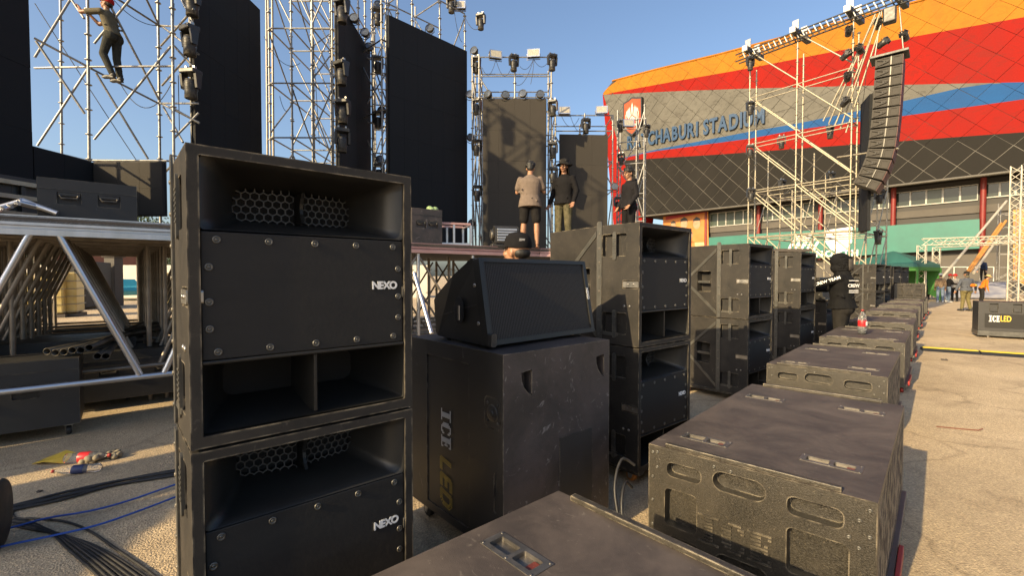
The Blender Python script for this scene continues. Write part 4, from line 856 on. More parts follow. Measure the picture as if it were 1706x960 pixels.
# ================================================================ stadium
SA = Vector((42.7, 39.8, 0)); SX = Vector((.629, -.7774, 0)); SN = Vector((-.7774, -.629, 0))
SM_ = frame(SA, SX, (0, 0, 1))
def fac(px, py, off=0.0):                                         # picture point -> (x, z) on the facade plane set back by off
    d = ray(px, py); o = Vector((0, 0, EYE)); a = SA - SN * off
    q = o + d * ((a - o).dot(SN) / d.dot(SN)); return ((q - SA).dot(SX), q.z)
stad = thing('stadium', 'red, grey and yellow stadium with diamond cladding and blue name lettering', 'stadium', M=SM_)
M_['s_yellow'] = mat('yellow_cladding', (.27, .105, .010), (.33, .132, .013), .35, .7, scuff=(.22, .09, .01), sscale=.45, samt=.4, stretch=(1, .22, 1), sth=.53, spec=.12)
M_['s_red'] = mat('red_cladding', (.175, .0055, .003), (.23, .0078, .004), .35, .7, scuff=(.15, .010, .006), sscale=.45, samt=.5, stretch=(1, .22, 1), sth=.53, spec=.12)
M_['s_grey'] = mat('grey_cladding', (.086, .083, .073), (.128, .124, .109), .30, .72, scuff=(.052, .049, .042), sscale=.5, samt=.55, sth=.55, spec=.12)
M_['s_blue'] = mat('blue_cladding', (.011, .055, .165), (.014, .07, .205), .4, .7, spec=.12)
M_['s_dark'] = mat('dark_cladding', (.011, .010, .0088), (.017, .0158, .014), .3, .72, spec=.12)
M_['s_joint_l'] = mat('pale_joint', (.06, .055, .047), (.09, .083, .07), 2, .6)
M_['s_joint_d'] = mat('dark_joint', (.022, .018, .014), (.032, .026, .02), 2, .7)
def curve(pts): return sorted(fac(*p) for p in pts)
def at(c, x):
    if x <= c[0][0]: a, b = c[0], c[1]
    elif x >= c[-1][0]: a, b = c[-2], c[-1]
    else:
        for a, b in zip(c, c[1:]):
            if a[0] <= x <= b[0]: break
    return a[1] + (b[1] - a[1]) * (x - a[0]) / (b[0] - a[0])
cT = curve([(1004, 156), (1020, 135), (1092, 116), (1200, 90), (1320, 58), (1500, 10), (1560, -6)])
cY = curve([(1005, 157), (1136, 133), (1239, 115), (1360, 91), (1519, 61), (1706, 28)])
cG = curve([(1006, 157.5), (1115, 152), (1252, 147), (1456, 142), (1706, 136.5)])
cB = curve([(1041, 262), (1083, 251), (1255, 218), (1327, 206), (1498, 170), (1590, 148), (1656, 136.5), (1706, 126)])
cR = curve([(1041, 263), (1083, 253), (1255, 230), (1327, 216), (1498, 194), (1706, 165)])
cD = curve([(1041, 267), (1200, 257), (1431, 240), (1706, 220)])
cE = curve([(1060, 361), (1247, 341), (1450, 313), (1683, 285)])
xl0, zl0 = fac(1005, 157); xl1, zl1 = fac(1068, 362); XR = 12.0
def edge(b, x):
    g = at(cG, x)
    return [at(cT, x), min(at(cY, x), at(cT, x)), min(g, at(cY, x)), min(at(cB, x), g), min(at(cR, x), g), min(at(cD, x), g), at(cE, x)][b]
def clip(poly, a, b, c):                                         # keep a*x + b*z + c >= 0
    out = []
    for i in range(len(poly)):
        p, q = poly[i], poly[(i + 1) % len(poly)]; fp, fq = a * p[0] + b * p[1] + c, a * q[0] + b * q[1] + c
        if fp >= 0: out.append(p)
        if (fp >= 0) != (fq >= 0): t = fp / (fp - fq); out.append((p[0] + (q[0] - p[0]) * t, p[1] + (q[1] - p[1]) * t))
    return out
mats5 = [M_['s_yellow'], M_['s_red'], M_['s_grey'], M_['s_blue'], M_['s_red'], M_['s_dark']]
# backing body of the fascia, running far back, with its joints' colours
outl = [(xl0, zl0)] + [p for p in cT if xl0 < p[0] < XR] + [(XR, at(cT, XR)), (XR, at(cE, XR))] + [p for p in cE[::-1] if xl1 < p[0] < XR] + [(xl1, zl1)]
mb = MB(); mb.prism(outl, -26, -.10); mb.build('fascia_body', M_['s_dark'], stad)
for nm, hi, lo, m in (('upper_backing', 0, 5, 's_joint_d'), ('lower_backing', 5, 6, 's_joint_l')):
    o = MB(); xs = [xl0 + (XR - xl0) * i / 60 for i in range(61)]
    for x0, x1 in zip(xs, xs[1:]):
        q = [(x0, edge(hi, x0)), (x1, edge(hi, x1)), (x1, edge(lo, x1)), (x0, edge(lo, x0))]
        q = clip(q, (zl0 - zl1), (xl1 - xl0), -((zl0 - zl1) * xl0 + (xl1 - xl0) * zl0))
        if len(q) > 2: o.add([(x, z, -.05) for x, z in q], [tuple(range(len(q)))[::-1]])
    o.build(nm, M_[m], stad)
A2 = 1.16; cells = []; gs = random.Random(2)
for i in range(-60, 25):
    for j in range(0, 60):
        if (i + j) % 2: continue
        cx, cz = i * A2, j * A2
        gp = .045 if cz < at(cD, cx) - A2 * .5 else .030 if edge(3, cx) < cz < edge(2, cx) else .018; dpoly = [(cx - A2 + gp, cz), (cx, cz - A2 + gp), (cx + A2 - gp, cz), (cx, cz + A2 - gp)]
        fs = []; area = 0
        for b in range(6):
            q = dpoly
            for k, sg in ((b, -1), (b + 1, 1)):
                z0, z1 = edge(k, cx - A2), edge(k, cx + A2); sl = (z1 - z0) / (2 * A2); c0 = z0 - sl * (cx - A2)
                q = clip(q, -sg * sl, sg, -sg * c0 - (.0 if k in (0, 6) else .0))
                if len(q) < 3: break
            if len(q) < 3: continue
            q = clip(q, (zl0 - zl1), (xl1 - xl0), -((zl0 - zl1) * xl0 + (xl1 - xl0) * zl0))
            if len(q) >= 3: q = clip(q, -1, 0, XR)
            if len(q) >= 3:
                ar = abs(sum(q[n][0] * q[(n + 1) % len(q)][1] - q[(n + 1) % len(q)][0] * q[n][1] for n in range(len(q)))) / 2
                if ar > .02: fs.append((b, q)); area += ar
        if fs:
            w = SA + SX * cx; cells.append((area / (w.y ** 2), cx, cz, fs))
cells.sort(key=lambda c: -c[0]); rest = MB()
for n, (_, cx, cz, fs) in enumerate(cells):
    o = MB() if n < 290 else rest; tx, tz = gs.uniform(-.026, .026), gs.uniform(-.026, .026)
    for b, q in fs:
        a = sum(q[k][0] * q[(k + 1) % len(q)][1] - q[(k + 1) % len(q)][0] * q[k][1] for k in range(len(q)))
        if a < 0: q = q[::-1]
        f = lambda x, z: .0 + tx * (x - cx) + tz * (z - cz)
        nn = len(q); vs = [(x, z, f(x, z)) for x, z in q] + [(x, z, -.045) for x, z in q]
        o.add(vs, [tuple(range(nn))] + [(k, nn + k, nn + (k + 1) % nn, (k + 1) % nn) for k in range(nn)], b)
    if n < 290:
        o.build('cladding_panel', mats5, stad)
rest.build('small_cladding_panels', mats5, stad, kind='stuff')
for c_, m, nm in ((cT, 's_yellow', 'roof_edge'), (cE, 's_joint_l', 'fascia_bottom_trim')):
    o = MB(); o.tube([(p[0], p[1] + (.06 if c_ is cT else -.06), -.02) for p in c_ if p[0] > xl0] + [(XR, at(c_, XR), -.02)], .14, 6); o.build(nm, M_[m], stad)
fin = [fac(1003, 157), fac(1007, 158), fac(1069, 362), fac(1062, 420), fac(1025, 420)]
mb = MB(); mb.prism(fin, -3.0, -.14); mb.build('red_end_wall', M_['s_red'], stad)
# name letters
xa, za = fac(1046, 240); xb, zb2 = fac(1277, 194)
te = text_mesh('RATCHABURI STADIUM', 2.35, .12, M_['s_blue'], 'x', align='LEFT', offset=.035)
wdt = max(v.co.x for v in te.vertices); bpy.data.meshes.remove(te)
x = xa; full = 'RATCHABURI STADIUM'; M_['letter_blue'] = mat('blue_sign_letters', (.008, .036, .09), (.011, .046, .11), 1, .45)
widths = []
for ch in full:
    if ch == ' ': widths.append((None, 1.0)); continue
    me = text_mesh(ch, 2.75, .14, M_['letter_blue'], 'sign_letter', align='LEFT', offset=.085); widths.append((me, max(v.co.x for v in me.vertices) + .20))
tot = sum(w for _, w in widths); k_ = (xb - xa) / tot; x = 0
for me, w in widths:
    if me:
        fz = za + (zb2 - za) * (x * k_ / (xb - xa)); link('sign_letter', me, stad, Matrix.Translation((xa + x * k_, fz, .16)) @ Matrix.Diagonal((k_, .95, 1, 1)))
    x += w
# crest
cxx, czz = fac(1057, 195); M_['crest'] = mat('orange_crest', (.30, .045, .006), (.36, .06, .01), .8, .4); M_['crest_white'] = mat('white_crest_relief', (.42, .40, .36), (.50, .48, .43), 2, .5)
shp = [(0, 2.75), (.7, 2.5), (1.55, 2.3), (1.6, -.9), (1.25, -1.7), (.6, -2.3), (0, -2.7), (-.6, -2.3), (-1.25, -1.7), (-1.6, -.9), (-1.55, 2.3), (-.7, 2.5)]
mb = MB(); mb.prism([(cxx + a, czz + b) for a, b in shp], .10, .55); cr = mb.build('crest', M_['crest'], stad, bevel=.06)
rim = MB(); rim.plate([(cxx + a * 1.06, czz + b * 1.05) for a, b in shp], [[(cxx + a * .95, czz + b * .955) for a, b in shp]], .03, Matrix.Translation((0, 0, .585)), floor=False, skirt=.5); rim.build('crest_rim', M_['lamp_black'], cr)
g = MB()
def blade(pts, z=.60): g.prism([(cxx + a, czz + b) for a, b in pts], .54, z)
blade([(-.06, .2), (.06, .2), (.22, 1.2), (0, 2.05), (-.22, 1.2)])
for s in (-1, 1):
    for k in range(4): blade([(s * (.18 + .10 * k), .15 - .1 * k), (s * (.30 + .12 * k), .02 - .1 * k), (s * (.58 + .17 * k), 1.0 - .12 * k), (s * (.50 + .17 * k), 1.55 - .16 * k), (s * (.34 + .15 * k), .95 - .12 * k)])
    blade([(s * .05, .05), (s * .55, -.35), (s * .75, -.75), (s * .25, -.5), (s * .05, -.6)])
    blade([(s * 1.05, .55), (s * 1.18, .5), (s * 1.12, -.55), (s * .7, -.95), (s * .62, -.85), (s * .98, -.45)])
blade([(-.10, .1), (.10, .1), (.16, -.6), (0, -.95), (-.16, -.6)])
g.build('crest_emblem', M_['crest_white'], cr)
link('crest_lettering', text_mesh('RATCHABURI', .42, .03, M_['crest_white'], 'crest_lettering', offset=.012), cr, Matrix.Translation((cxx, czz - 1.35, .58)))
# lower storeys, set back
OFF = 2.6
M_['wall_dark'] = mat('dark_wall', (.030, .028, .026), (.045, .042, .038), .5, .7); M_['wall_grey'] = mat('grey_concrete_wall', (.065, .058, .05), (.095, .086, .074), .6, .8, bump=.2, bscale=6)
M_['win_frame'] = mat('white_window_frame', (.30, .295, .27), (.36, .355, .33), 3, .5); M_['col_red'] = mat('red_column', (.13, .012, .008), (.18, .016, .011), 1, .5)
gm_ = bpy.data.materials.new('window_glass'); gm_.use_nodes = True; gb = gm_.node_tree.nodes['Principled BSDF']; gb.inputs['Base Color'].default_value = (.028, .036, .032, 1); gb.inputs['Roughness'].default_value = .08; gb.inputs['Specular IOR Level'].default_value = .3; M_['glass'] = gm_
M_['pale_glass'] = mat('curtained_glass', (.04, .055, .045), (.065, .08, .065), .8, .25, spec=.3)
M_['banner'] = mat('green_banner', (.014, .105, .085), (.022, .145, .115), .5, .5, scuff=(.03, .19, .15), sscale=.4, samt=.5)
xw0 = fac(1105, 400, OFF)[0]; zt = max(at(cE, xw0), at(cE, XR)) + 1
mb = MB(); mb.box(xw0, XR, 0, zt, -26.2, -OFF - .04); mb.build('wall', M_['wall_dark'], stad)
zbn = fac(1450, 425, OFF)[1]
mb = MB(); mb.box(xw0 + 4.0, XR, .02, zbn - .1, -OFF - .03, -OFF + .10); mb.build('lower_wall', M_['wall_grey'], stad)
mb = MB(); mb.box(xw0 + 5, XR, fac(1400, 372, OFF)[1], fac(1400, 360, OFF)[1] - .1, -OFF - .03, -OFF + .12); mb.build('spandrel', M_['wall_grey'], stad)
def window(pa, pb, n, gl_pal=()):
    x0, z1 = fac(*pa, OFF); x1, z1b = fac(pb[0], pb[1], OFF); z0 = fac(pa[0], pa[2] if len(pa) > 2 else 0, OFF)[1] if len(pa) > 2 else 0
def win(px0, px1, pyt, pyb, n, pale=()):
    pm = (px0 + px1) / 2; x0, x1 = fac(px0, pyt, OFF)[0], fac(px1, pyt, OFF)[0]; z1, z0 = fac(pm, pyt, OFF)[1], fac(pm, pyb, OFF)[1]
    f = MB(); w = (x1 - x0) / n
    f.plate(rect(x0, x1, z0, z1), [rect(x0 + i * w + .07, x0 + (i + 1) * w - .07, z0 + .10, z1 - .08) for i in range(n)], .10, Matrix.Translation((0, 0, -OFF + .12)), floor=False, skirt=.15)
    fo = f.build('window', M_['win_frame'], stad)
    for i in range(n): p = MB(); p.box(x0 + i * w + .06, x0 + (i + 1) * w - .06, z0 + .09, z1 - .07, -OFF + .0, -OFF + .03); p.build('pane', M_['pale_glass'] if i in pale else M_['glass'], fo)
win(1183, 1254, 352, 376, 5, (0, 1, 2, 3, 4)); win(1272, 1357, 341, 365, 5, (0, 1, 2, 4)); win(1373, 1482, 327, 352, 7, (0, 1, 6)); win(1492, 1630, 314, 340, 5, (2,)); win(1641, 1720, 302, 327, 3)
for px in (1176, 1263, 1366, 1487, 1636): xc = fac(px, 400, OFF - .6)[0]; o = MB(); o.cyl((xc, 0, -OFF + .6), (xc, zt - .5, -OFF + .6), .28, n=12) if False else o.cyl((xc, zbn * .9, -OFF + .55), (xc, at(cE, xc) + .6, -OFF + .55), .22, n=12); o.build('column', M_['col_red'], stad)
# banner along the wall
def flat(label, name, cat, pts, m, off, th=.06, group=None):
    t = thing(name, label, cat, M=SM_ @ Matrix.Translation((0, 0, -off)), group=group); o = MB(); o.prism([fac(*p, off) for p in pts], 0, th); o.build('sheet', m, t); return t
bnr = flat('long green banner under the stadium windows, white shield and capital letters on it', 'banner', 'banner', [(1181, 396), (1300, 387), (1413, 381), (1632, 365), (1632, 414), (1460, 424), (1330, 432), (1181, 440)], M_['banner'], OFF - 1.0)
bo = OFF - 1.0
def shape(px, py, pts, nm, m=None):
    x, z = fac(px, py, bo); o = MB(); o.prism([(x + a, z + b) for a, b in pts], .065, .075); o.build(nm, m or M_['white_print'], bnr)
shape(1397, 400, [(-1.25, 1.15), (1.25, 1.35), (1.25, -.3), (.8, -1.0), (.1, -1.45), (-.7, -1.0), (-1.25, -.1)], 'white_shield')
link('white_lettering', text_mesh('NORTH', .95, .01, M_['white_print'], 'white_lettering', spacing=1.35, offset=.02), bnr, Matrix.Translation((*fac(1394, 423, bo), .075)))
for k in range(9):
    a = random.Random(k); shape(1318 + 5.2 * k, 408 - (4 if k % 2 else -3), [(-.35, -.35), (-.1, -.45), (.1, .1), (.35, .5), (.1, .6), (-.15, .15)], 'white_script_stroke')
for k in range(4): shape(1328 + 6 * k, 396, [(-.4, -.3), (.1, -.35), (.4, .25), (.0, .4)], 'white_script_stroke')
# poster with plain figures
M_['poster'] = mat('orange_poster', (.38, .12, .015), (.46, .18, .04), .5, .5); M_['skin_print'] = mat('printed_skin', (.30, .17, .10), (.40, .24, .15), 3, .5); M_['hair_print'] = mat('printed_black', (.02, .018, .016), (.03, .03, .03), 3, .5); M_['poster_light'] = mat('printed_pale_orange', (.46, .28, .13), (.52, .36, .2), 2, .5); M_['poster_red'] = mat('printed_dark_red', (.24, .015, .02), (.3, .02, .03), 2, .5)
po = OFF - .6
pst = flat('orange poster with four printed busts beside the stadium entrance', 'poster', 'poster', [(1105, 360), (1180, 351), (1181, 425), (1105, 428)], M_['poster'], po)
def pshape(px, py, pts, nm, m, z): x, z0 = fac(px, py, po); o = MB(); o.prism([(x + a, z0 + b) for a, b in pts], .06, z); o.build(nm, M_[m], pst)
pshape(1143, 360, [(-3.2, -.3), (3.0, .2), (3.0, .9), (-3.2, .2)], 'printed_band', 'poster_red', .066)
pshape(1143, 396, [(-2.9, -1.8), (2.9, -1.8), (2.4, .4), (0, .9), (-2.4, .5)], 'printed_glow', 'poster_light', .068)
for px, py, s in ((1122, 376, .75), (1140, 373, 1.0), (1161, 373, 1.0), (1150, 393, .72)):
    pshape(px, py + 12, [(-1.1 * s, -1.6 * s), (1.1 * s, -1.6 * s), (.95 * s, .1 * s), (.3 * s, .4 * s), (-.3 * s, .4 * s), (-.95 * s, .1 * s)], 'printed_shirt', 'poster', .074)
    pshape(px, py, [(.52 * s * math.cos(a * .4), .72 * s * math.sin(a * .4)) for a in range(16)], 'printed_face', 'skin_print', .080)
    pshape(px, py, [(-.56 * s, .1 * s), (-.5 * s, .65 * s), (0, .95 * s), (.5 * s, .65 * s), (.56 * s, .1 * s), (.42 * s, .42 * s), (-.42 * s, .42 * s)], 'printed_hair', 'hair_print', .086)
# ================================================================ people
def cloth(name, c, c2=None, **k): return mat(name, c, c2, k.pop('scale', 14), k.pop('rough', .9), bump=.5, bscale=40, spec=.12, **k)
SKIN = mat('tan_skin', (.27, .135, .075), (.34, .18, .105), 20, .5); SKIN2 = mat('brown_skin', (.20, .095, .052), (.26, .13, .075), 20, .5)
HAIR = mat('black_hair', (.005, .0045, .004), (.011, .010, .009), 60, .6); EYE_W = mat('eye_white', (.6, .58, .55)); EYE_D = mat('dark_iris', (.01, .008, .006))
K_BLACK = cloth('black_jersey', (.007, .007, .008), (.013, .012, .013)); K_DGREY = cloth('dark_trousers', (.015, .014, .013), (.024, .022, .020))
K_TAN = cloth('grey_brown_shirt', (.125, .098, .082), (.165, .13, .108)); K_CAMO = cloth('camouflage_cloth', (.035, .037, .020), (.14, .12, .075), scale=11)
K_OLIVE = cloth('olive_trousers', (.11, .092, .04), (.16, .135, .06)); K_GREY = cloth('blue_grey_shirt', (.060, .066, .080), (.09, .098, .115)); K_JEANS = cloth('blue_jeans', (.07, .10, .15), (.16, .20, .26)); K_PLAID = cloth('brown_plaid', (.06, .035, .022), (.20, .15, .10), scale=18)
K_STRIPE = cloth('striped_shirt', (.03, .03, .03), (.40, .38, .36), scale=9, stretch=(.1, .1, 4)); K_WHITE = cloth('white_cloth', (.42, .41, .39), (.5, .49, .46)); K_RED = cloth('red_cloth', (.30, .012, .014), (.38, .02, .02)); K_ORANGE = cloth('orange_vest', (.42, .11, .012), (.52, .16, .02)); K_BLUE = cloth('navy_shirt', (.022, .035, .075), (.035, .05, .10)); K_PINK = cloth('pink_cloth', (.40, .10, .14), (.5, .16, .2)); SHOE = mat('dark_shoe', (.015, .014, .013), (.03, .028, .026), 20, .5); GLOVE = cloth('blue_glove', (.05, .07, .16), (.08, .11, .22)); K_KHAKI = cloth('khaki_shirt', (.085, .075, .05), (.13, .115, .08)); GLASS_F = mat('spectacle_frame', (.01, .01, .01))
V = Vector
def remesh(o, v, it=3):
    m = o.modifiers.new('join', 'REMESH'); m.mode = 'VOXEL'; m.voxel_size = v; m.use_smooth_shade = True
    s = o.modifiers.new('soft', 'SMOOTH'); s.factor = .5; s.iterations = it
    return o
def hand(mb, w, d, side, curl=.5, f=.0085):
    d = V(d).normalized(); a = d.cross(V((0, 1, 0)))
    if a.length < .2: a = d.cross(V((1, 0, 0)))
    a.normalize(); n = d.cross(a).normalized()                   # a: across the palm, n: palm normal
    w = V(w); pc = w + d * .048
    for k in range(3): mb.cap(w + d * .005 + a * (k - 1) * .018, .019, w + d * .082 + a * (k - 1) * .026, .015, 8)
    for k, ln in enumerate((.062, .072, .068, .054)):
        b = w + d * .088 + a * ((k - 1.5) * .0205); c1 = b + (d * (1 - .25 * curl) + n * curl * .5).normalized() * ln * .52; c2 = c1 + (d * (1 - curl) + n * curl * 1.1).normalized() * ln * .5
        mb.cap(b, f * 1.1, c1, f, 7); mb.cap(c1, f, c2, f * .8, 7)
    b = w + d * .028 - a * .030 * side; c1 = b + (d * .6 - a * .8 * side + n * .25).normalized() * .036; c2 = c1 + (d * .95 - a * .15 * side + n * .3).normalized() * .032
    mb.cap(b, f * 1.5, c1, f * 1.2, 7); mb.cap(c1, f * 1.2, c2, f * .95, 7)
def rot_about(p, c, M): return c + M @ (V(p) - c)
def person(label, loc, rz, s=1.0, lean=0.0, side=0.0, J=None, skin=SKIN, top=K_BLACK, bottom=K_DGREY, shoes=SHOE, sleeves='long', shorts=False, wide=1.0, vox=.011, hair=True, head=(0, 0, 0), group=None, gloves=None, shirt_len=.0, curl=.45, feet='shoe', loose=1.0):
    t = thing('person', label, 'person', loc=loc, rz=rz, group=group); t.scale = (s, s, s)
    j = dict(pel=V((0, 0, .93)), neck=V((0, .015, 1.43)), sL=V((-.172 * wide, .01, 1.35)), sR=V((.172 * wide, .01, 1.35)), hL=V((-.088 * wide, 0, .90)), hR=V((.088 * wide, 0, .90)),
             kL=V((-.105, -.02, .49)), kR=V((.105, -.02, .49)), aL=V((-.115, .025, .085)), aR=V((.115, .025, .085)))
    Lm = Euler((R(lean), R(side), 0)).to_matrix()
    for k in ('neck', 'sL', 'sR'): j[k] = rot_about(j[k], j['pel'], Lm)
    for sd_, sg in (('L', -1), ('R', 1)):
        j['e' + sd_] = j['s' + sd_] + V((sg * .055, .02, -.275)); j['w' + sd_] = j['e' + sd_] + V((sg * .01, -.06, -.245))
    if J:
        for k, v in J.items(): j[k] = V(v)
    up = (j['neck'] - j['pel']).normalized(); Hm = Lm.lerp(Matrix.Identity(3), .55) @ Euler([R(a) for a in head]).to_matrix(); hc = j['neck'] + up * .045 + Hm @ V((0, -.025, .118))
    H4 = Hm
    hp = lambda x, y, z: hc + Hm @ V((x, y, z))
    b = MB()
    b.ell(hc + Hm @ V((0, .012, .022)), .074, .094, .098, Hm, n=14, m=10); b.ell(hp(0, -.022, -.045), .058, .066, .066, Hm, n=12); b.ell(hp(0, -.052, -.088), .030, .026, .022, Hm)
    b.cap(hp(0, -.088, .018), .011, hp(0, -.108, -.022), .016, 8); b.ell(hp(0, -.078, .032), .05, .018, .012, Hm)
    for sg in (-1, 1): b.ell(hp(sg * .077, .012, -.01), .011, .022, .033, Hm, n=8); b.ell(hp(sg * .042, -.062, -.025), .022, .02, .022, Hm, n=8)
    b.ell(hp(0, -.088, -.055), .024, .012, .010, Hm, n=8)
    b.cap(hp(0, .02, -.08), .052, j['neck'] - up * .04, .062, 10)
    for sd_, sg in (('L', -1), ('R', 1)):
        b.cap(j['s' + sd_], .052, j['e' + sd_], .040, 10); b.cap(j['e' + sd_], .041, j['w' + sd_], .027, 10)
        hand(b, j['w' + sd_], j['w' + sd_] - j['e' + sd_], sg, curl)
        b.cap(j['h' + sd_], .083, j['k' + sd_], .054, 10); b.cap(j['k' + sd_] + V((0, .008, -.02)), .056, j['a' + sd_].lerp(j['k' + sd_], .62), .058, 10); b.cap(j['a' + sd_].lerp(j['k' + sd_], .62), .056, j['a' + sd_], .037, 10)
        b.ell(j['a' + sd_] + V((0, -.07, -.052)), .040, .115, .030, n=10)
        for q in range(5): b.ell(j['a' + sd_] + V((sg * (-.028 + q * .014), -.178 + q * .006, -.066)), .010, .020, .012, n=6, m=5)
    sp = lambda f: j['pel'].lerp(j['neck'], f)
    for f, rx, ry in ((0, .135, .10), (.3, .13, .095), (.6, .15, .105), (.76, .145, .095)): b.ell(sp(f), rx * wide, ry * wide, .09, Lm, n=12)
    body = remesh(b.build('body', skin, t), vox if vox > .008 else .0075)
    # face details
    e = MB()
    for sg in (-1, 1): e.ell(hp(sg * .031, -.079, .012), .0135, .009, .0085, Hm, n=8, m=6)
    eo = e.build('eyes', EYE_W, body); e = MB()
    for sg in (-1, 1): e.ell(hp(sg * .031, -.0865, .012), .0062, .0035, .0062, Hm, n=8, m=6)
    e.build('irises', EYE_D, eo); e = MB()
    for sg in (-1, 1): e.tube([hp(sg * .014, -.094, .031), hp(sg * .032, -.094, .037), hp(sg * .052, -.080, .030)], .0042, 5)
    e.build('eyebrows', HAIR, body)
    m_ = MB(); m_.tube([hp(-.022, -.092, -.054), hp(0, -.101, -.053), hp(.022, -.092, -.054)], .0035, 5); m_.build('mouth', K_RED if False else mat_lip, body)
    if hair == 'under':
        h = MB(); h.ell(hp(0, .048, -.008), .071, .068, .050, Hm, n=14, m=10); remesh(h.build('hair', HAIR, t), .009, 1)
    elif hair:
        h = MB(); gr = random.Random(len(label)); h.ell(hp(0, .022, .046), .089, .103, .098, Hm, n=14, m=10); h.ell(hp(0, .062, -.005), .070, .055, .075, Hm)
        for q in range(26): a = gr.uniform(0, 6.28); z = gr.uniform(.015, .10); rr = math.sqrt(max(.02, 1 - ((z - .035) / .10) ** 2)) if z < .13 else .2; h.ell(hp(.080 * rr * math.cos(a), .022 + .084 * rr * math.sin(a), z + .012), .030, .030, .022, Hm, n=7, m=5)
        for q in range(9): a = gr.uniform(-1.2, 1.2); h.cap(hp(.06 * math.sin(a), -.055, .105), .020, hp(.078 * math.sin(a), -.088 * math.cos(a), .055 + gr.uniform(-.01, .012)), .008, 7)
        for q in range(7): a = gr.uniform(0, 6.28); h.cap(hp(.03 * math.cos(a), .02 + .04 * math.sin(a), .125), .022, hp(.05 * math.cos(a), .02 + .06 * math.sin(a), .152), .008, 7)
        remesh(h.build('hair', HAIR, t), .009, 1)
    # shirt
    c = MB(); lw = wide * loose
    prof = [(-.10 - shirt_len, .186, .146), (0, .172, .132), (.2, .150, .112), (.45, .158, .116), (.68, .178, .120), (.84, .178, .108), (.93, .140, .092), (1.0, .085, .076), (1.03, .064, .062)]
    rings = []
    for f, rx, ry in prof:
        o = sp(f); kx = lw if f < .9 else 1; ky = lw if f < .9 else 1
        rings.append([o + Lm @ V((rx * kx * math.cos(a * math.pi / 10), ry * ky * math.sin(a * math.pi / 10), 0)) for a in range(20)])
    c.loft(rings)
    for sd_ in 'LR':
        S, E, W_r = j['s' + sd_], j['e' + sd_], j['w' + sd_]
        c.ell(S + V((0, 0, -.008)), .062, .066, .056, n=10)
        if sleeves == 'short': c.cap(S, .062 * loose, S.lerp(E, .66), .064 * loose, 10)
        else:
            c.cap(S, .063, E, .055, 10); c.cap(E, .056, E.lerp(W_r, .93), .041, 10)
            for f in (.2, .55): c.ell(E.lerp(W_r, f), .056, .056, .028, n=9)
    gr = random.Random(len(label) * 3)
    for q in range(16): f = gr.uniform(0, .75); a = gr.uniform(0, 6.28); o = sp(f) + Lm @ V((.135 * lw * math.cos(a), .095 * lw * math.sin(a), 0)); d = V((gr.uniform(-1, 1), gr.uniform(-1, 1), gr.uniform(-.7, .7))) * .06; c.cap(o - d, .018, o + d, .012, 6)
    sh = remesh(c.build('shirt', top, t), max(vox, .010), 3)
    # trousers
    c = MB(); c.ell(j['pel'] + V((0, .005, -.01)), .158 * wide, .122 * wide, .115, n=14)
    for sd_, sg in (('L', -1), ('R', 1)):
        h_, k, a = j['h' + sd_], j['k' + sd_], j['a' + sd_]
        c.ell(h_ + V((0, .025, -.03)), .098 * wide, .110 * wide, .115, n=10)
        if shorts: c.cap(h_, .100 * wide, h_.lerp(k, .82), .094, 12)
        else:
            c.cap(h_, .098 * wide, k, .072, 10); c.cap(k, .073, a + V((0, 0, .02)), .058, 10)
            for f in (.25, .6, .85): c.ell(k.lerp(a, f) + V((0, .006, 0)), .066, .066, .026, n=9)
    remesh(c.build('trousers' if not shorts else 'shorts', bottom, t), max(vox, .010), 3)
    if feet == 'shoe':
        for sd_, sg in (('L', -1), ('R', 1)):
            f_ = MB(); a = j['a' + sd_]; f_.ell(a + V((0, -.075, -.048)), .050, .140, .040, n=12); f_.ell(a + V((0, .02, -.015)), .050, .062, .062, n=10); f_.box(a.x - .042, a.x + .042, a.y - .19, a.y + .06, a.z - .085, a.z - .062); remesh(f_.build('shoe', shoes, t), .010, 2)
    if gloves:
        g = MB()
        for sd_, sg in (('L', -1), ('R', 1)):
            dd = (j['w' + sd_] - j['e' + sd_]).normalized(); g.cap(j['w' + sd_] - dd * .03, .040, j['w' + sd_] + dd * .09, .036, 9); hand(g, j['w' + sd_], dd, sg, curl, .0115)
        remesh(g.build('gloves', gloves, t), .0085, 1)
    t['_hp'] = 0; del t['_hp']
    return t, hp, j, Hm
mat_lip = mat('lips', (.16, .055, .045), (.2, .07, .06))
def hat_brim(t, hp, Hm, m, brim=.165, crown=.075, flap=False, z=.055):
    o = MB(); T = Matrix.Translation(hp(0, .012, z)) @ Hm.to_4x4()
    rings = []
    for r, zz in ((brim, -.03), (brim * .995, -.024), (.10, .004), (.094, .02), (.088, crown * .9), (.06, crown * 1.12), (.001, crown * 1.15)):
        rings.append([(r * math.cos(a * math.pi / 14), r * 1.08 * math.sin(a * math.pi / 14), zz + (.012 * math.sin(a * .7) if r > .12 else 0)) for a in range(28)])
    o.loft(rings, M=T); o.loft([[(x, y, z_ - .004) for x, y, z_ in rings[0]], [(.098 * math.cos(a * math.pi / 14), .105 * math.sin(a * math.pi / 14), -.002) for a in range(28)]], M=T, cap0=False, cap1=False)
    h = o.build('hat', m, t)
    if flap:
        f = MB(); n = 16; rr = [[hp(.098 * math.sin(R(a)) * k, .02 + .108 * math.cos(R(a)) * k, zz) for a in range(-115, 116, 15)] for k, zz in ((.98, .05), (1.0, -.03), (1.08, -.12), (1.22, -.20))]
        f.loft(rr, closed=False, cap0=False, cap1=False); fo = f.build('neck_flap', m, h); s = fo.modifiers.new('t', 'SOLIDIFY'); s.thickness = .004
    return h
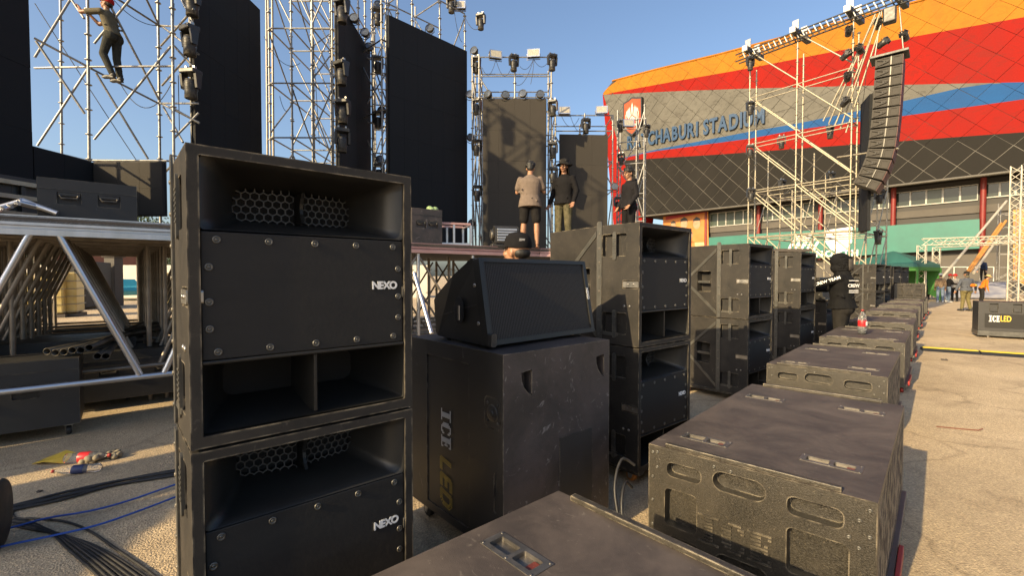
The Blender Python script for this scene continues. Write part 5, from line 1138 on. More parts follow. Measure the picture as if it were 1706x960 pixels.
def cap_hat(t, hp, Hm, m, label=None):
    o = MB(); T = Matrix.Translation(hp(0, .012, .045)) @ Hm.to_4x4()
    o.lathe([(.092, -.015), (.094, .0), (.092, .03), (.082, .062), (.058, .088), (.025, .098), (.006, .100), (.006, .106), (.001, .107)], 20, T @ Matrix.Diagonal((1, 1.13, 1, 1)))
    h = o.build('cap', m, t); v = MB()
    up_, dn = [], []
    for a in range(-70, 71, 10): up_.append((.092 * math.sin(R(a)), -.095 * math.cos(R(a)), -.004)); dn.append((.088 * math.sin(R(a)), -.10 * math.cos(R(a)) - .075 * math.cos(R(a * 1.15)), -.014 - .012 * abs(math.sin(R(a)))))
    v.loft([up_, dn], closed=False, cap0=False, cap1=False, M=T); vo = v.build('visor', m, h); s = vo.modifiers.new('t', 'SOLIDIFY'); s.thickness = .005; return h
# climber on the scaffold
f = P(190, 133, 9.55)
t, hp, j, Hm = person('person in a red cap and dark trousers climbing the scaffold at upper left', V((f.x, f.y, f.z)), R(-90), .97, lean=16, vox=.011, top=K_KHAKI, bottom=cloth('faded_dark_trousers', (.028, .029, .024), (.05, .05, .042)), sleeves='short', skin=SKIN2,
    J=dict(eL=(-.20, -.46, 1.26), wL=(-.10, -.58, 1.42), eR=(.20, -.48, 1.30), wR=(.10, -.60, 1.44), kR=(.10, -.13, .50), aR=(.07, .02, .09), kL=(-.10, -.02, .48)), head=(-25, 0, 10), curl=.9, hair='under')
cap_hat(t, hp, Hm, K_RED)
# three people on the stage
def on_stage(px, Y, z=SH_Z): u = (px - 853) / F; return V((u * Y, Y, z))
t, hp, j, Hm = person('person in a grey brown t-shirt and black shorts standing barefoot on the stage', on_stage(883, 9.2), R(172), 1.0, lean=4, top=K_TAN, bottom=cloth('black_shorts', (.011, .010, .010), (.019, .018, .018)), sleeves='short', shorts=True, feet='bare', wide=1.12, loose=1.14, vox=.008, shirt_len=.16, skin=SKIN,
    J=dict(eL=(-.27, -.10, 1.12), wL=(-.16, -.30, 1.22), eR=(.27, -.10, 1.12), wR=(.14, -.31, 1.20), aL=(-.14, .03, .085), aR=(.15, .0, .085), kL=(-.13, -.02, .49), kR=(.13, -.03, .49)), head=(14, 0, 0))
t, hp, j, Hm = person('person in a wide dark hat, black shirt and camouflage trousers on the stage', on_stage(939, 9.35), R(-38), 1.03, top=K_BLACK, bottom=K_CAMO, wide=1.10, loose=1.06, vox=.008, shirt_len=.04, skin=SKIN2, J=dict(eL=(-.27, .05, 1.10), wL=(-.29, -.08, .87), eR=(.27, .03, 1.10), wR=(.27, -.10, .87)), head=(2, 0, 14))
hat_brim(t, hp, Hm, K_DGREY, .165, .08, True)
t, hp, j, Hm = person('young person in glasses and a dark hooded top at the right end of the stage', on_stage(1047, 9.75), R(-66), 1.0, top=cloth('charcoal_hooded_top', (.010, .0095, .011), (.017, .016, .018)), bottom=K_BLACK, vox=.008, loose=1.08, shirt_len=.04, skin=SKIN, J=dict(eL=(-.22, .02, 1.11), wL=(-.20, -.13, .90), eR=(.22, .02, 1.11), wR=(.20, -.15, .90)), head=(6, 0, 6))
g = MB()
for sg in (-1, 1): g.tube([hp(sg * .031 + .021 * math.cos(a * .5236), -.1005, .010 + .016 * math.sin(a * .5236)) for a in range(13)], .003, 5); g.tube([hp(sg * .052, -.100, .014), hp(sg * .079, -.06, .014), hp(sg * .081, .01, .012)], .0028, 5)
g.build('glasses', GLASS_F, t)
h = MB(); h.tube([j['neck'] + V((.085 * math.sin(R(a)), .045 + .075 * math.cos(R(a)), .015 + .02 * math.cos(R(a)))) for a in range(-130, 131, 20)], [.016 + .022 * math.cos(R(a) / 1.5) for a in range(-130, 131, 20)], 8); h.build('hood', cloth('charcoal_hood', (.010, .0095, .011), (.017, .016, .018)), t)
# the head and black cap above the angled speaker
t, hp, j, Hm = person('person in a black cap whose head shows above the angled speaker', V((.035, 3.85, 0)), R(-128), 1.13, hair='under', top=K_BLACK, vox=.009, skin=SKIN, head=(-4, 0, 0))
ch = cap_hat(t, hp, Hm, K_BLACK); o = MB(); o.box(-.020, .020, -.001, .002, -.009, .009, 0, Matrix.Translation(hp(.058, .092, .085)) @ Hm.to_4x4() @ Matrix.Rotation(R(148), 4, 'Z') @ Matrix.Rotation(R(22), 4, 'X')); o.build('cap_badge', M_['silver_print'], ch)
# hooded worker at the lone loudspeaker
hw_loc = V((.712 * 8.35, 8.35, 0))
t, hp, j, Hm = person('worker in a black hooded shirt with white team lettering reaching towards a loudspeaker', hw_loc, R(-132), 1.155, top=cloth('black_team_shirt', (.006, .006, .007), (.011, .011, .011)), bottom=K_DGREY, wide=1.28, loose=1.10, vox=.009, hair=False, gloves=GLOVE, lean=3,
    J=dict(eL=(-.30, -.25, 1.17), wL=(-.24, -.50, 1.16), eR=(.32, -.31, 1.24), wR=(.24, -.53, 1.40)), head=(-2, 0, 12), curl=.8)
h = MB(); h.ell(hp(0, .004, .024), .112, .142, .132, Hm, n=16, m=12); h.ell(hp(0, .006, -.085), .105, .135, .10, Hm); h.cap(hp(0, .03, -.12), .095, j['neck'] - V((0, -.01, .06)), .125, 12)
for q in range(7): h.tube([hp(.115 * math.sin(a * .5), .03 + .118 * math.cos(a * .5), .09 - q * .035 + .01 * math.sin(a + q)) for a in range(-4, 5)], .006, 5)
remesh(h.build('hood', cloth('black_team_hood', (.006, .006, .007), (.011, .011, .011)), t), .009, 2)
o = MB(); o.loft([[hp(.118 * math.sin(R(a)), .035 + .135 * math.cos(R(a)) * k, z) for a in range(-25, 66, 12)] for z, k in ((.055, .98), (0, 1.0), (-.06, 1.02), (-.12, 1.06))], closed=False, cap0=False, cap1=False); so = o.build('neck_flap', cloth('grey_neck_flap', (.05, .045, .042), (.075, .068, .062)), t); s_ = so.modifiers.new('t', 'SOLIDIFY'); s_.thickness = .006
# printed words: laid on the sleeve and the back, built in the person's own space
Eb, Sb = j['eL'], j['sL']
def on_body(txt, size, c, xd, nrm, nm='shirt_lettering', sp=1.0):
    x = V(xd).normalized(); n = V(nrm).normalized(); y = n.cross(x).normalized(); n = x.cross(y)
    M = frame(c, x, y); link(nm, text_mesh(txt, size, .0015, M_['white_print'], nm, spacing=sp, offset=.001), t, M)

sR_, eR_, wR_ = j['sR'], j['eR'], j['wR']
on_body('CREW TEAM', .062, sR_.lerp(eR_, .50) + V((.072, .012, .012)), sR_ - eR_, (.97, .22, .12))
on_body('CREW', .072, V((.121, .156, 1.235)), (-.80, .60, 0), (.60, .80, 0))
o = MB()
for z in (1.315, 1.165, 1.135): o.box(-.085, .085, -.005, .005, 0, .0015, 0, frame((.121, .156, z), (-.80, .60, 0), (0, 0, 1)))
o.build('shirt_stripes', M_['white_print'], t)
# people farther away
def ground_at(px, Y): u = (px - 853) / F; return V((u * Y, Y, 0))
G2 = 'people working by the truss gate'
t, hp, j, Hm = person('heavy-set worker in a grey shirt and olive trousers walking away across the open ground', ground_at(1610, 21.2), R(178), 1.05, top=K_GREY, bottom=K_OLIVE, hair='under', wide=1.25, loose=1.1, vox=.012, J=dict(eL=(-.36, .04, 1.12), wL=(-.42, -.02, .88), eR=(.36, .04, 1.12), wR=(.42, -.02, .88), aL=(-.14, .06, .085), aR=(.15, -.02, .085)), group=G2)
cap_hat(t, hp, Hm, K_DGREY); o = MB(); o.ell(V((-.10, .21, 1.12)), .13, .05, .075); o.build('orange_pouch', K_ORANGE, t); o = MB(); o.ell(V((-.18, .235, 1.13)), .05, .03, .04); o.build('yellow_glove', cloth('yellow_glove', (.5, .35, .05)), t)
o = MB(); o.ell(hp(0, .05, -.09), .085, .07, .06, Hm); o.build('neck_scarf', K_KHAKI, t)
t, hp, j, Hm = person('person in a white cap and brown plaid shirt beside the truss gate', ground_at(1567, 28), R(150), 1.02, top=K_PLAID, bottom=K_JEANS, hair='under', vox=.014, shoes=K_WHITE, group=G2); cap_hat(t, hp, Hm, K_WHITE)
t, hp, j, Hm = person('person in a red cap and black shirt holding something pale by the truss gate', ground_at(1580, 28.3), R(70), 1.0, lean=8, top=K_BLACK, bottom=K_JEANS, hair='under', vox=.014, shoes=K_WHITE, group=G2, J=dict(eL=(-.2, -.18, 1.12), wL=(-.15, -.42, 1.10), eR=(.2, -.18, 1.12), wR=(.15, -.42, 1.10))); cap_hat(t, hp, Hm, K_RED)
o = MB(); o.box(-.18, .18, -.62, -.44, 1.04, 1.14); o.build('pale_bundle', K_WHITE, t, bevel=.02)
t, hp, j, Hm = person('person in a striped shirt and red hat by the truss gate', ground_at(1591, 29), R(-60), 1.0, top=K_STRIPE, bottom=K_BLACK, vox=.014, group=G2); hat_brim(t, hp, Hm, K_RED, .14)
t, hp, j, Hm = person('person in an orange vest and straw hat bending behind the worker with olive trousers', ground_at(1636, 26.5), R(60), 1.0, lean=25, top=K_ORANGE, bottom=K_DGREY, vox=.014, group=G2); hat_brim(t, hp, Hm, cloth('straw_hat', (.4, .3, .14)), .17)
t, hp, j, Hm = person('person in navy clothes bending over on the raised platform behind the truss gate', ground_at(1638, 33) + V((0, 0, 1.25)), R(-60), 1.0, lean=42, top=K_BLUE, bottom=K_DGREY, vox=.014, group=G2)
t, hp, j, Hm = person('person in pink under the green tent behind the last loudspeakers', ground_at(1497, 26), R(-30), .98, lean=12, top=K_PINK, bottom=K_BLACK, vox=.014, group=G2); hat_brim(t, hp, Hm, K_BLACK, .15)
t, hp, j, Hm = person('person in dark clothes between the legs of the truss gate', ground_at(1546, 31), R(20), 1.0, top=K_BLUE, bottom=K_DGREY, vox=.014, group=G2)
# ================================================================ things on and under the stage
def flight_case(name, label, M, w, d, h, m='case', handles=2, wheels=False, cat='flight case', group=None, lid=True, side_handles=False):
    t = thing(name, label, cat, M=M, group=group); z0 = .12 if wheels else 0; mb = MB()
    hs = []
    for i in range(handles): x = -w / 2 + w * (i + .75) / (handles + .5); zc = z0 + (h - z0) * .56; hs.append(rrect(x - .095, x + .095, zc - .065, zc + .065, .01, 2))
    mb.plate(rect(-w / 2, w / 2, z0, h), hs, .03, frame((0, 0, 0), (1, 0, 0), (0, 0, 1)))
    mb.add([(-w / 2, d, z0), (-w / 2, 0, z0), (-w / 2, 0, h), (-w / 2, d, h)], [(0, 1, 2, 3)]); mb.add([(w / 2, 0, z0), (w / 2, d, z0), (w / 2, d, h), (w / 2, 0, h)], [(0, 1, 2, 3)])
    mb.add([(w / 2, d, z0), (-w / 2, d, z0), (-w / 2, d, h), (w / 2, d, h)], [(0, 1, 2, 3)]); mb.add([(-w / 2, 0, h), (w / 2, 0, h), (w / 2, d, h), (-w / 2, d, h)], [(0, 1, 2, 3)]); mb.add([(-w / 2, 0, z0), (w / 2, 0, z0), (w / 2, d, z0), (-w / 2, d, z0)], [(3, 2, 1, 0)])
    mb.build('case_shell', M_[m], t, bevel=.012)
    if lid: q = MB(); q.box(-w / 2 - .003, w / 2 + .003, -.005, d + .003, h - .115, h - .105); q.build('lid_seam', M_['lamp_black'], t)
    for i in range(handles):
        x = -w / 2 + w * (i + .75) / (handles + .5); zc = z0 + (h - z0) * .56; q = MB(); q.tube([(x - .07, -.004, zc + .03), (x - .06, -.012, zc - .0), (x + .06, -.012, zc - .0), (x + .07, -.004, zc + .03)], .011, 8); q.box(x - .085, x + .085, -.004, .0, zc + .028, zc + .06); q.build('handle', M_['lamp_black'], t)
    if wheels:
        for x in (-w / 2 + .09, w / 2 - .09):
            for y in (.09, d - .1): make_caster(None, x, y, 0, .045, parent=t)
    return t
sx1 = frame((0, 0, 0), sd1, sb1)
def on(p, x=sd1, y=sb1, z=0.0): return frame((p.x, p.y, z), x, y)
pp = V((-4.87, 4.78, 0)) + V((.74, .67, 0)) * .40; flight_case('flight_case', 'dark flight case with two handles standing on the stage before the small tan screen', on(pp, V((.74, .67, 0)), V((-.67, .74, 0)), SH_Z + .012), .80, .40, .46, 'case', 2)
pp = P(712, 400, 8.2); flight_case('flight_case', 'brown flight case with two handles at the stage edge before the widest screen', on(V((pp.x, pp.y, 0)), sd2, sb2, SH_Z + .012), .58, .5, .62, 'case_brown' if 'case_brown' in M_ else 'case_scuffed', 2)
gb_ = MB(); c0 = P(720, 352, 8.45)
for q in range(9): gb_.ell(c0 + V((gl.uniform(-.06, .06), gl.uniform(-.05, .05), gl.uniform(-.04, .05))), .06, .055, .05, n=8, m=6)
tag(gb_.build('crumpled_bag', mat('pale_green_plastic', (.14, .24, .09), (.3, .4, .2), 20, .4)), 'crumpled pale green bag on top of the brown flight case', 'bag')
# small welded frame on the stage edge
p = P(758, 409, 8.55); t = thing('aluminium_riser', 'low open aluminium riser lying on the stage edge right of the brown flight case', 'riser', M=on(V((p.x, p.y, 0)), V((.93, .36, 0)), V((-.36, .93, 0)), SH_Z + .01))
for y in (0, .55):
    for z in (.03, .40):
        q = MB(); q.box(-.30, .30, y - .02, y + .02, z - .02, z + .02); q.build('rail', M_['red_alu'] if z > .2 else M_['alu'], t, bevel=.004)
    for x in (-.30, -.02, .30): q = MB(); q.box(x - .018, x + .018, y - .0175, y + .0175, .051, .379); q.build('upright', M_['alu'], t)
for x in (-.30, .30): q = MB(); q.box(x - .0175, x + .0175, .021, .529, .365, .395); q.build('cross_rail', M_['alu'], t)
# flood lamp standing on the stage
p = P(843, 409, 8.75); t = thing('wash_lamp', 'stage wash lamp with bright slatted front standing on the stage behind the black cap', 'stage lamp', M=on(V((p.x, p.y, 0)), V((.97, .24, 0)), V((-.24, .97, 0)), SH_Z + .008))
q = MB(); q.prism([(-.02, .06), (.0, .36), (.16, .40), (.30, .30), (.30, .08)], -.21, .25, Matrix(((0, 0, 1, 0), (1, 0, 0, 0), (0, 1, 0, 0), (0, 0, 0, 1)))); q.build('housing', M_['lamp_black'], t, bevel=.02)
for k in range(5): q = MB(); q.box(-.17, .21, -.034 + .0035 * k, -.012 + .0035 * k, .10 + k * .05, .133 + k * .05); q.build('slat', M_['alu'], t, bevel=.004)
q = MB(); q.lathe([(.10, -.03), (.11, 0), (.10, .03), (.05, .045), (.04, .05)], 16, frame((-.24, .12, .22), (0, -1, 0), (0, 0, 1))); q.build('side_drum', M_['lamp_black'], t)
q = MB(); q.box(-.26, .22, .02, .26, 0, .05); q.build('base', M_['lamp_black'], t, bevel=.01)
# LED modules and a truss corner piled at the far left
for k, px in enumerate((8, 24, 40)):
    p = P(px, 334, 5.3 + .05 * k); t = thing('led_module', ['leftmost LED module standing on the stage at the left edge', 'middle LED module standing on the stage at the left edge', 'LED module standing next to the dark grey flight case'][k], 'LED module', M=on(V((p.x, p.y, 0)), V((.2, .98, 0)), V((-.98, .2, 0)), SH_Z + .01) @ Matrix.Diagonal((1, 1, 1.6, 1)), group='LED modules standing at the left edge of the stage')
    q = MB(); q.plate(rect(-.25, .25, 0, .36), [rect(-.22, -.02, .03, .33), rect(.02, .22, .03, .33)], .05, frame((0, 0, 0), (1, 0, 0), (0, 0, 1)), skirt=.07); q.build('module_frame', M_['lamp_black'], t)
    for z in (.08, .2, .3): q = MB(); q.box(-.27, .27, -.03, -.002, z, z + .03); q.build('connector_bar', M_['galv_warm'], t)
t = thing('truss_piece', 'short silver truss corner lying on the stage edge at the far left', 'truss', loc=P(30, 350, 4.6)); o_ = t.location.copy()
for a, b in (((-15, 350, 4.5), (30, 337, 4.6)), ((30, 337, 4.6), (92, 352, 4.9)), ((-15, 358, 4.4), (36, 334, 4.7)), ((36, 334, 4.7), (96, 356, 4.8))): pole(t, 'chord', P(*a) - o_, P(*b) - o_, .028, m=M_['alu'])
for k in range(4): pole(t, 'web', P(-10 + 12 * k, 349 - 3.5 * k, 4.5) - o_, P(-4 + 12 * k, 355 - 5 * k, 4.45) - o_, .014, m=M_['alu'])
pl = MB(); q0 = P(115, 300, 5.2) + V((-.25, 0, -.30)); tag(tag(pl.ell(V((q0.x + .25, q0.y, SH_Z + .012 + .46 + .022)), .10, .07, .022).build('white_lamp_cap', M_['white_print']), 'small white object on top of the dark grey flight case', 'gadget'))
bpy.data.objects['white_lamp_cap'].name = 'small_gadget'
# cases under the stage
pp = G(70, 735); flight_case('flight_case', 'black wheeled flight case under the stage at the left edge, two pocket handles', on(V((pp.x, pp.y, 0)) + sb1 * .0 - sd1 * .35, sd1, sb1), 1.25, .62, .78, 'case', 2, True)
pp = G(250, 690); flight_case('flight_case', 'black flight case in the deep shade under the stage, behind the red-tinted diagonal', on(V((pp.x, pp.y, 0)) + sb1 * .5 - sd1 * .1, sd1, sb1), 1.3, .6, .70, 'case', 2, True)
for k in range(3):
    flight_case('flight_case', ['black case standing behind the pipes under the stage', 'second black case standing deeper under the stage', 'third black case far under the stage'][k], on(A_ + sb1 * (1.6 + 1.3 * k) + sd1 * (.2 + .15 * k), sd1, sb1), 1.5, .6, (.82, .72, .60)[k], 'case', 2, True)
# yard behind the stage
M_['tank'] = mat('yellowed_tank_plastic', (.42, .31, .09), (.55, .44, .18), 2, .4); M_['roof_red'] = mat('red_tin_roof', (.13, .05, .03), (.19, .075, .045), 3, .7); M_['render'] = mat('pale_render', (.40, .38, .34), (.5, .48, .43), 1, .8); M_['car_blue'] = mat('turquoise_car_paint', (.03, .28, .34), (.04, .33, .4), 1, .25, coat=.6)
for k, (px, Y) in enumerate(((84, 18), (106, 18.4), (264, 22), (64, 21))):
    p = ground_at(px, Y); t = thing('water_tank', ['yellowed water tank in a cage seen under the stage at left', 'second yellowed water tank in a cage seen under the stage', 'yellowed water tank seen under the stage next to the nearest loudspeaker', 'leftmost yellowed water tank seen under the stage'][k], 'water tank', loc=p, rz=.5, group='caged water tanks behind the stage')
    q = MB(); q.box(-.5, .5, -.5, .5, .15, 1.75); q.build('tank', M_['tank'], t, bevel=.06)
    for z in (.2, .5, .8, 1.1, 1.4, 1.7):
        q = MB(); q.tube([(-.53, -.53, z), (.53, -.53, z), (.53, .53, z), (-.53, .53, z), (-.53, -.53, z)], .012, 5); q.build('cage_ring', M_['galv'], t)
    q = MB(); q.box(-.55, .55, -.55, .55, 0, .13); q.build('pallet', M_['deck'], t)
t = thing('low_house', 'pale low house with a red tin roof seen far under the stage', 'house', loc=ground_at(176, 40), rz=.7)
q = MB(); q.box(-3.2, 3.2, 0, 4, 0, 2.5); q.build('wall', M_['render'], t); q = MB(); q.prism([(-3.6, 2.45), (3.6, 2.45), (3.2, 3.5), (-3.2, 3.5)], 0, 4.4, Matrix(((1, 0, 0, 0), (0, 0, 1, -.5), (0, 1, 0, 0), (0, 0, 0, 1)))); q.build('roof', M_['roof_red'], t)
q = MB(); q.box(-1.2, -.3, -.03, .05, .9, 1.9); q.build('window', M_['glass'], t); q = MB(); q.box(.6, 1.5, -.03, .05, 0, 2.0); q.build('door', M_['wall_dark'], t)
t = thing('parked_car', 'turquoise car parked behind the stage, seen between the frames', 'car', loc=ground_at(196, 31), rz=R(70))
q = MB(); q.loft([[(x * k, y, z) for y, z in ((-1.95, .35), (-2.0, .65), (-1.8, .85), (-.9, .95), (-.3, 1.38), (.9, 1.42), (1.6, .98), (1.98, .9), (2.0, .4))] for x, k in ((-.85, 1), (-.6, 1), (.6, 1), (.85, 1))], smooth=False); q.build('body', M_['car_blue'], t, bevel=.07)
for sx in (-1, 1):
    q = MB(); q.prism([(-.75, .96), (-.25, 1.32), (.85, 1.35), (1.4, .99)], 0, .012, frame((sx * .852, 0, 0), (0, 1, 0), (0, 0, 1))); q.build('side_window', M_['glass'], t)
    for y in (-1.25, 1.25): q = MB(); q.lathe([(.05, -.1), (.30, -.1), (.33, -.06), (.33, .06), (.30, .1), (.2, .1)], 16, Matrix.Translation((sx * .80, y, .33)) @ Matrix.Rotation(R(90), 4, 'Y')); q.build('wheel', M_['rubber'], t)
t = thing('concrete_pillar', 'grey concrete pillar standing behind the stage beside the turquoise car', 'pillar', loc=ground_at(190, 25)); q = MB(); q.box(-.28, .28, -.28, .28, 0, 2.6); q.build('shaft', M_['wall_grey'], t, bevel=.02); q = MB(); q.box(-.36, .36, -.36, .36, 2.602, 2.8); q.build('capital', M_['wall_grey'], t, bevel=.02)
t = thing('dark_container', 'dark steel container standing in the yard, seen under the stage', 'container', loc=ground_at(142, 23), rz=.4); q = MB(); q.box(-.55, .55, -1.5, 1.5, .1, 2.3); q.build('shell', M_['wall_dark'], t, bevel=.02)
for k in range(4): q = MB(); q.box(-.45 + .27 * k, -.38 + .27 * k, -1.54, -1.502, .2, 2.2); q.build('rib', M_['wall_dark'], t)
t = thing('boundary_wall', 'pale boundary wall running behind the stage', 'wall', loc=(-20, 34, 0))
q = MB(); q.box(-40, 14, 0, .2, 0, 2.4); q.build('wall_panel', M_['render'], t)

# ================================================================ litter and cables at lower left
p = G(112, 772); t = thing('plastic_bottle', 'empty plastic bottle with a red label lying among litter on the ground', 'bottle', M=frame(p + V((0, 0, .05)), V((.1, -.1, 1)), V((.85, .3, 0))))
M_['clear'] = bpy.data.materials.new('clear_plastic'); M_['clear'].use_nodes = True; cb = M_['clear'].node_tree.nodes['Principled BSDF']; cb.inputs['Transmission Weight'].default_value = .92; cb.inputs['Roughness'].default_value = .08; cb.inputs['IOR'].default_value = 1.2; cb.inputs['Base Color'].default_value = (.85, .87, .88, 1)
M_['label_red'] = mat('red_label', (.45, .015, .02), (.55, .03, .03), 9, .4)
def bottle(t, s=1.0, label='label_red', cola=False, body='clear', M=Matrix()):
    q = MB(); q.lathe([(.001, 0), (.030, 0), (.043, .012), (.045, .03), (.0435, .06), (.045, .10), (.045, .19), (.043, .22), (.028, .27), (.014, .295), (.0135, .31), (.001, .311)], 18, M); q.build('bottle_body', M_[body], t)
    q = MB(); q.lathe([(.0456, .105), (.0460, .106), (.0460, .184), (.0456, .185)], 18, M); q.build('label', M_[label], t)
    q = MB(); q.lathe([(.001, .308), (.0165, .309), (.0165, .326), (.014, .329), (.001, .330)], 14, M); q.build('bottle_cap', M_['red_plastic'], t)
    if cola: q = MB(); q.lathe([(.001, .004), (.029, .005), (.041, .014), (.0425, .05), (.001, .05)], 18, M); q.build('cola', M_['rubber'], t); q = MB(); q.prism(rrect(-.018, .018, .115, .175, .008), .0465, .047, M @ frame((0, 0, 0), (1, 0, 0), (0, 0, 1))); q.build('label_mark', M_['white_print'], t)
L90 = Matrix.Rotation(R(90), 4, 'Y') @ Matrix.Rotation(R(12), 4, 'X')
t.matrix_basis = Matrix.Translation(G(108, 774) + V((0, 0, .045))) @ Matrix.Rotation(R(15), 4, 'Z') @ Matrix.Rotation(R(90), 4, 'Y'); bottle(t)
t = thing('plastic_bottle', 'clear crushed bottle with a dark label lying in front of the red-labelled one', 'bottle', M=Matrix.Translation(G(168, 786) + V((0, 0, .035))) @ Matrix.Rotation(R(195), 4, 'Z') @ Matrix.Rotation(R(90), 4, 'Y') @ Matrix.Diagonal((.75, .9, 1, 1))); M_['label_navy'] = mat('navy_label', (.02, .03, .09)); bottle(t, label='label_navy')
M_['yellow_bag'] = mat('yellow_plastic_bag', (.55, .36, .03), (.66, .46, .08), 9, .35)
def crumple(name, label, cat, px, py, r, m, sq=.5, n=14, seed=1):
    g = random.Random(seed); o = MB(); p = G(px, py)
    for q in range(n): a = g.uniform(0, 6.28); d = g.uniform(0, r); o.ell(p + V((d * math.cos(a) * 1.3, d * math.sin(a), r * sq * g.uniform(.3, .9))), r * g.uniform(.3, .55), r * g.uniform(.3, .5), r * sq * g.uniform(.3, .6), Euler((g.uniform(-.6, .6), g.uniform(-.6, .6), g.uniform(0, 3))).to_matrix(), n=8, m=6)
    return tag(o.build(name, m), label, cat)
q = MB(); p = G(92, 772)
q.add([p + V(v) for v in ((-.17, -.03, .004), (-.05, -.05, .03), (.10, -.03, .01), (.13, .07, .06), (.0, .10, .075), (-.14, .06, .02))], [(0, 1, 5), (1, 4, 5), (1, 2, 3), (1, 3, 4)]); b_ = tag(q.build('plastic_bag', M_['yellow_bag']), 'torn yellow plastic wrapper lying at the left end of the litter', 'wrapper'); s_ = b_.modifiers.new('t', 'SOLIDIFY'); s_.thickness = .003
M_['glove_dirty'] = mat('dirty_work_glove', (.16, .13, .085), (.30, .26, .18), 25, .85, bump=.4, bscale=120)
crumple('work_glove', 'dirty work glove lying behind the bottles', 'glove', 152, 772, .075, M_['glove_dirty'], .7, 16, 3); crumple('work_glove', 'rolled-up work glove lying apart at the right of the litter', 'glove', 182, 764, .062, M_['glove_dirty'], .8, 16, 5)
crumple('leaf', 'dry brown leaf lying near the black cables', 'leaf', 68, 820, .03, M_['deck'], .4, 5, 7)
def gcable(pts, r, m, name, label, group=None, lift=0.0, n=60):
    P_ = [G(x, y) + V((0, 0, r + lift)) for x, y in pts]; out = []
    for i in range(len(P_) - 1):
        p0, p1, p2, p3 = P_[max(i - 1, 0)], P_[i], P_[i + 1], P_[min(i + 2, len(P_) - 1)]
        for k in range(6):
            t_ = k / 6; out.append(.5 * ((2 * p1) + (p2 - p0) * t_ + (2 * p0 - 5 * p1 + 4 * p2 - p3) * t_ * t_ + (3 * p1 - p0 - 3 * p2 + p3) * t_ ** 3))
    out.append(P_[-1]); o = MB(); o.tube(out, r, 7); return tag(o.build(name, m), label, 'cable', group)
for k, l in enumerate(('upper', 'second', 'third', 'lowest')):
    gcable([(-60, 864 + 3 * k), (30, 843 + 3 * k), (110, 822 + 3.2 * k + (k % 2) * 3), (190, 805 + 3 * k - (k % 2) * 2), (285, 787 + 3.2 * k), (420, 764 + 3 * k)], .0095, M_['cable'], 'power_cable', '%s thick black cable of the bundle crossing the ground towards the nearest loudspeaker' % l, 'thick black cables crossing the ground', lift=.004 * (k % 2))
ln = ['first', 'second', 'third', 'fourth', 'fifth', 'sixth', 'seventh']
for k in range(7):
    gcable([(-60, 868 + 1.5 * k), (10, 868 + 1.6 * k), (50, 872 + 2 * k), (85 + 4 * k, 890 + 1.0 * k), (110 + 9 * k, 915), (150 + 12 * k, 950), (210 + 16 * k, 1010)], .0075, M_['cable'], 'power_cable', '%s from the left of the black cables fanning out at the bottom left' % ln[k], 'black cables fanning out at the bottom left', lift=.002 * (k % 3))
gcable([(26, 846), (20, 856), (28, 866), (60, 867), (110, 872), (150, 888), (200, 922), (260, 965), (300, 1010)], .0075, M_['cable'], 'power_cable', 'single black cable looping out right of the fanned bundle')
gcable([(-40, 898), (20, 886), (80, 870), (150, 858), (210, 842), (276, 819), (330, 800)], .0065, M_['blue_cable'], 'blue_cable', 'upper blue cable running across the ground at lower left', lift=.018); gcable([(-40, 930), (20, 915), (90, 900), (150, 886), (200, 870), (277, 841), (340, 815)], .0065, M_['blue_cable'], 'blue_cable', 'lower blue cable running across the ground at lower left', lift=.02)
# rubber drum at the very left
p = G(-14, 925); t = thing('cable_drum', 'black rubber cable drum cut off by the left edge of the picture', 'cable drum', M=Matrix.Translation(p + V((-.11, .02, 0))) @ Matrix.Rotation(R(35), 4, 'Z'))
for x in (-.12, .10): q = MB(); q.lathe([(.03, -.012), (.19, -.012), (.20, 0), (.19, .012), (.03, .012)], 28, Matrix.Translation((x, 0, .2)) @ Matrix.Rotation(R(90), 4, 'Y')); q.build('flange', M_['rubber'], t)
q = MB(); q.cyl((-.11, 0, .2), (.09, 0, .2), .13, n=24); q.build('drum', M_['cable'], t)
# plug lead beside the embossed subwoofer
for k, (pts, l) in enumerate((([V((.68, 2.60, .40)), V((.62, 2.52, .46)), V((.58, 2.42, .36)), V((.60, 2.34, .12)), V((.62, 2.30, .02))], 'lead'), ([V((.70, 2.62, .52)), V((.62, 2.60, .56)), V((.56, 2.50, .44)), V((.575, 2.40, .24)), V((.60, 2.36, .05))], 'lead'))):
    cr_ = lambda i, u_: .5 * (2 * pts[i] + (pts[min(i + 1, 4)] - pts[max(i - 1, 0)]) * u_ + (2 * pts[max(i - 1, 0)] - 5 * pts[i] + 4 * pts[min(i + 1, 4)] - pts[min(i + 2, 4)]) * u_ ** 2 + (3 * pts[i] - pts[max(i - 1, 0)] - 3 * pts[min(i + 1, 4)] + pts[min(i + 2, 4)]) * u_ ** 3)
    o = MB(); o.tube([cr_(i // 6, (i % 6) / 6) for i in range(24)] + [pts[4]], .008, 7); t = tag(o.build('speaker_lead', M_['cable']), ['grey speaker lead hanging beside the embossed subwoofer', 'speaker lead with a red plug beside the embossed subwoofer'][k], 'cable')
    if k: q = MB(); q.cyl((.572, 2.41, .30), (.576, 2.395, .20), .014, n=10); q.build('red_plug', M_['red_plastic'], t)
# bottle on the third subwoofer
u = (1438 - 853) / F; t = thing('plastic_bottle', 'half-empty cola bottle with red cap and label standing on a subwoofer', 'bottle', M=Matrix.Translation(V((u * 7.15, 7.15, .7025))) @ Matrix.Rotation(R(25), 4, 'Z') @ Matrix.Diagonal((1.28, 1.28, 1.15, 1))); bottle(t, cola=True)
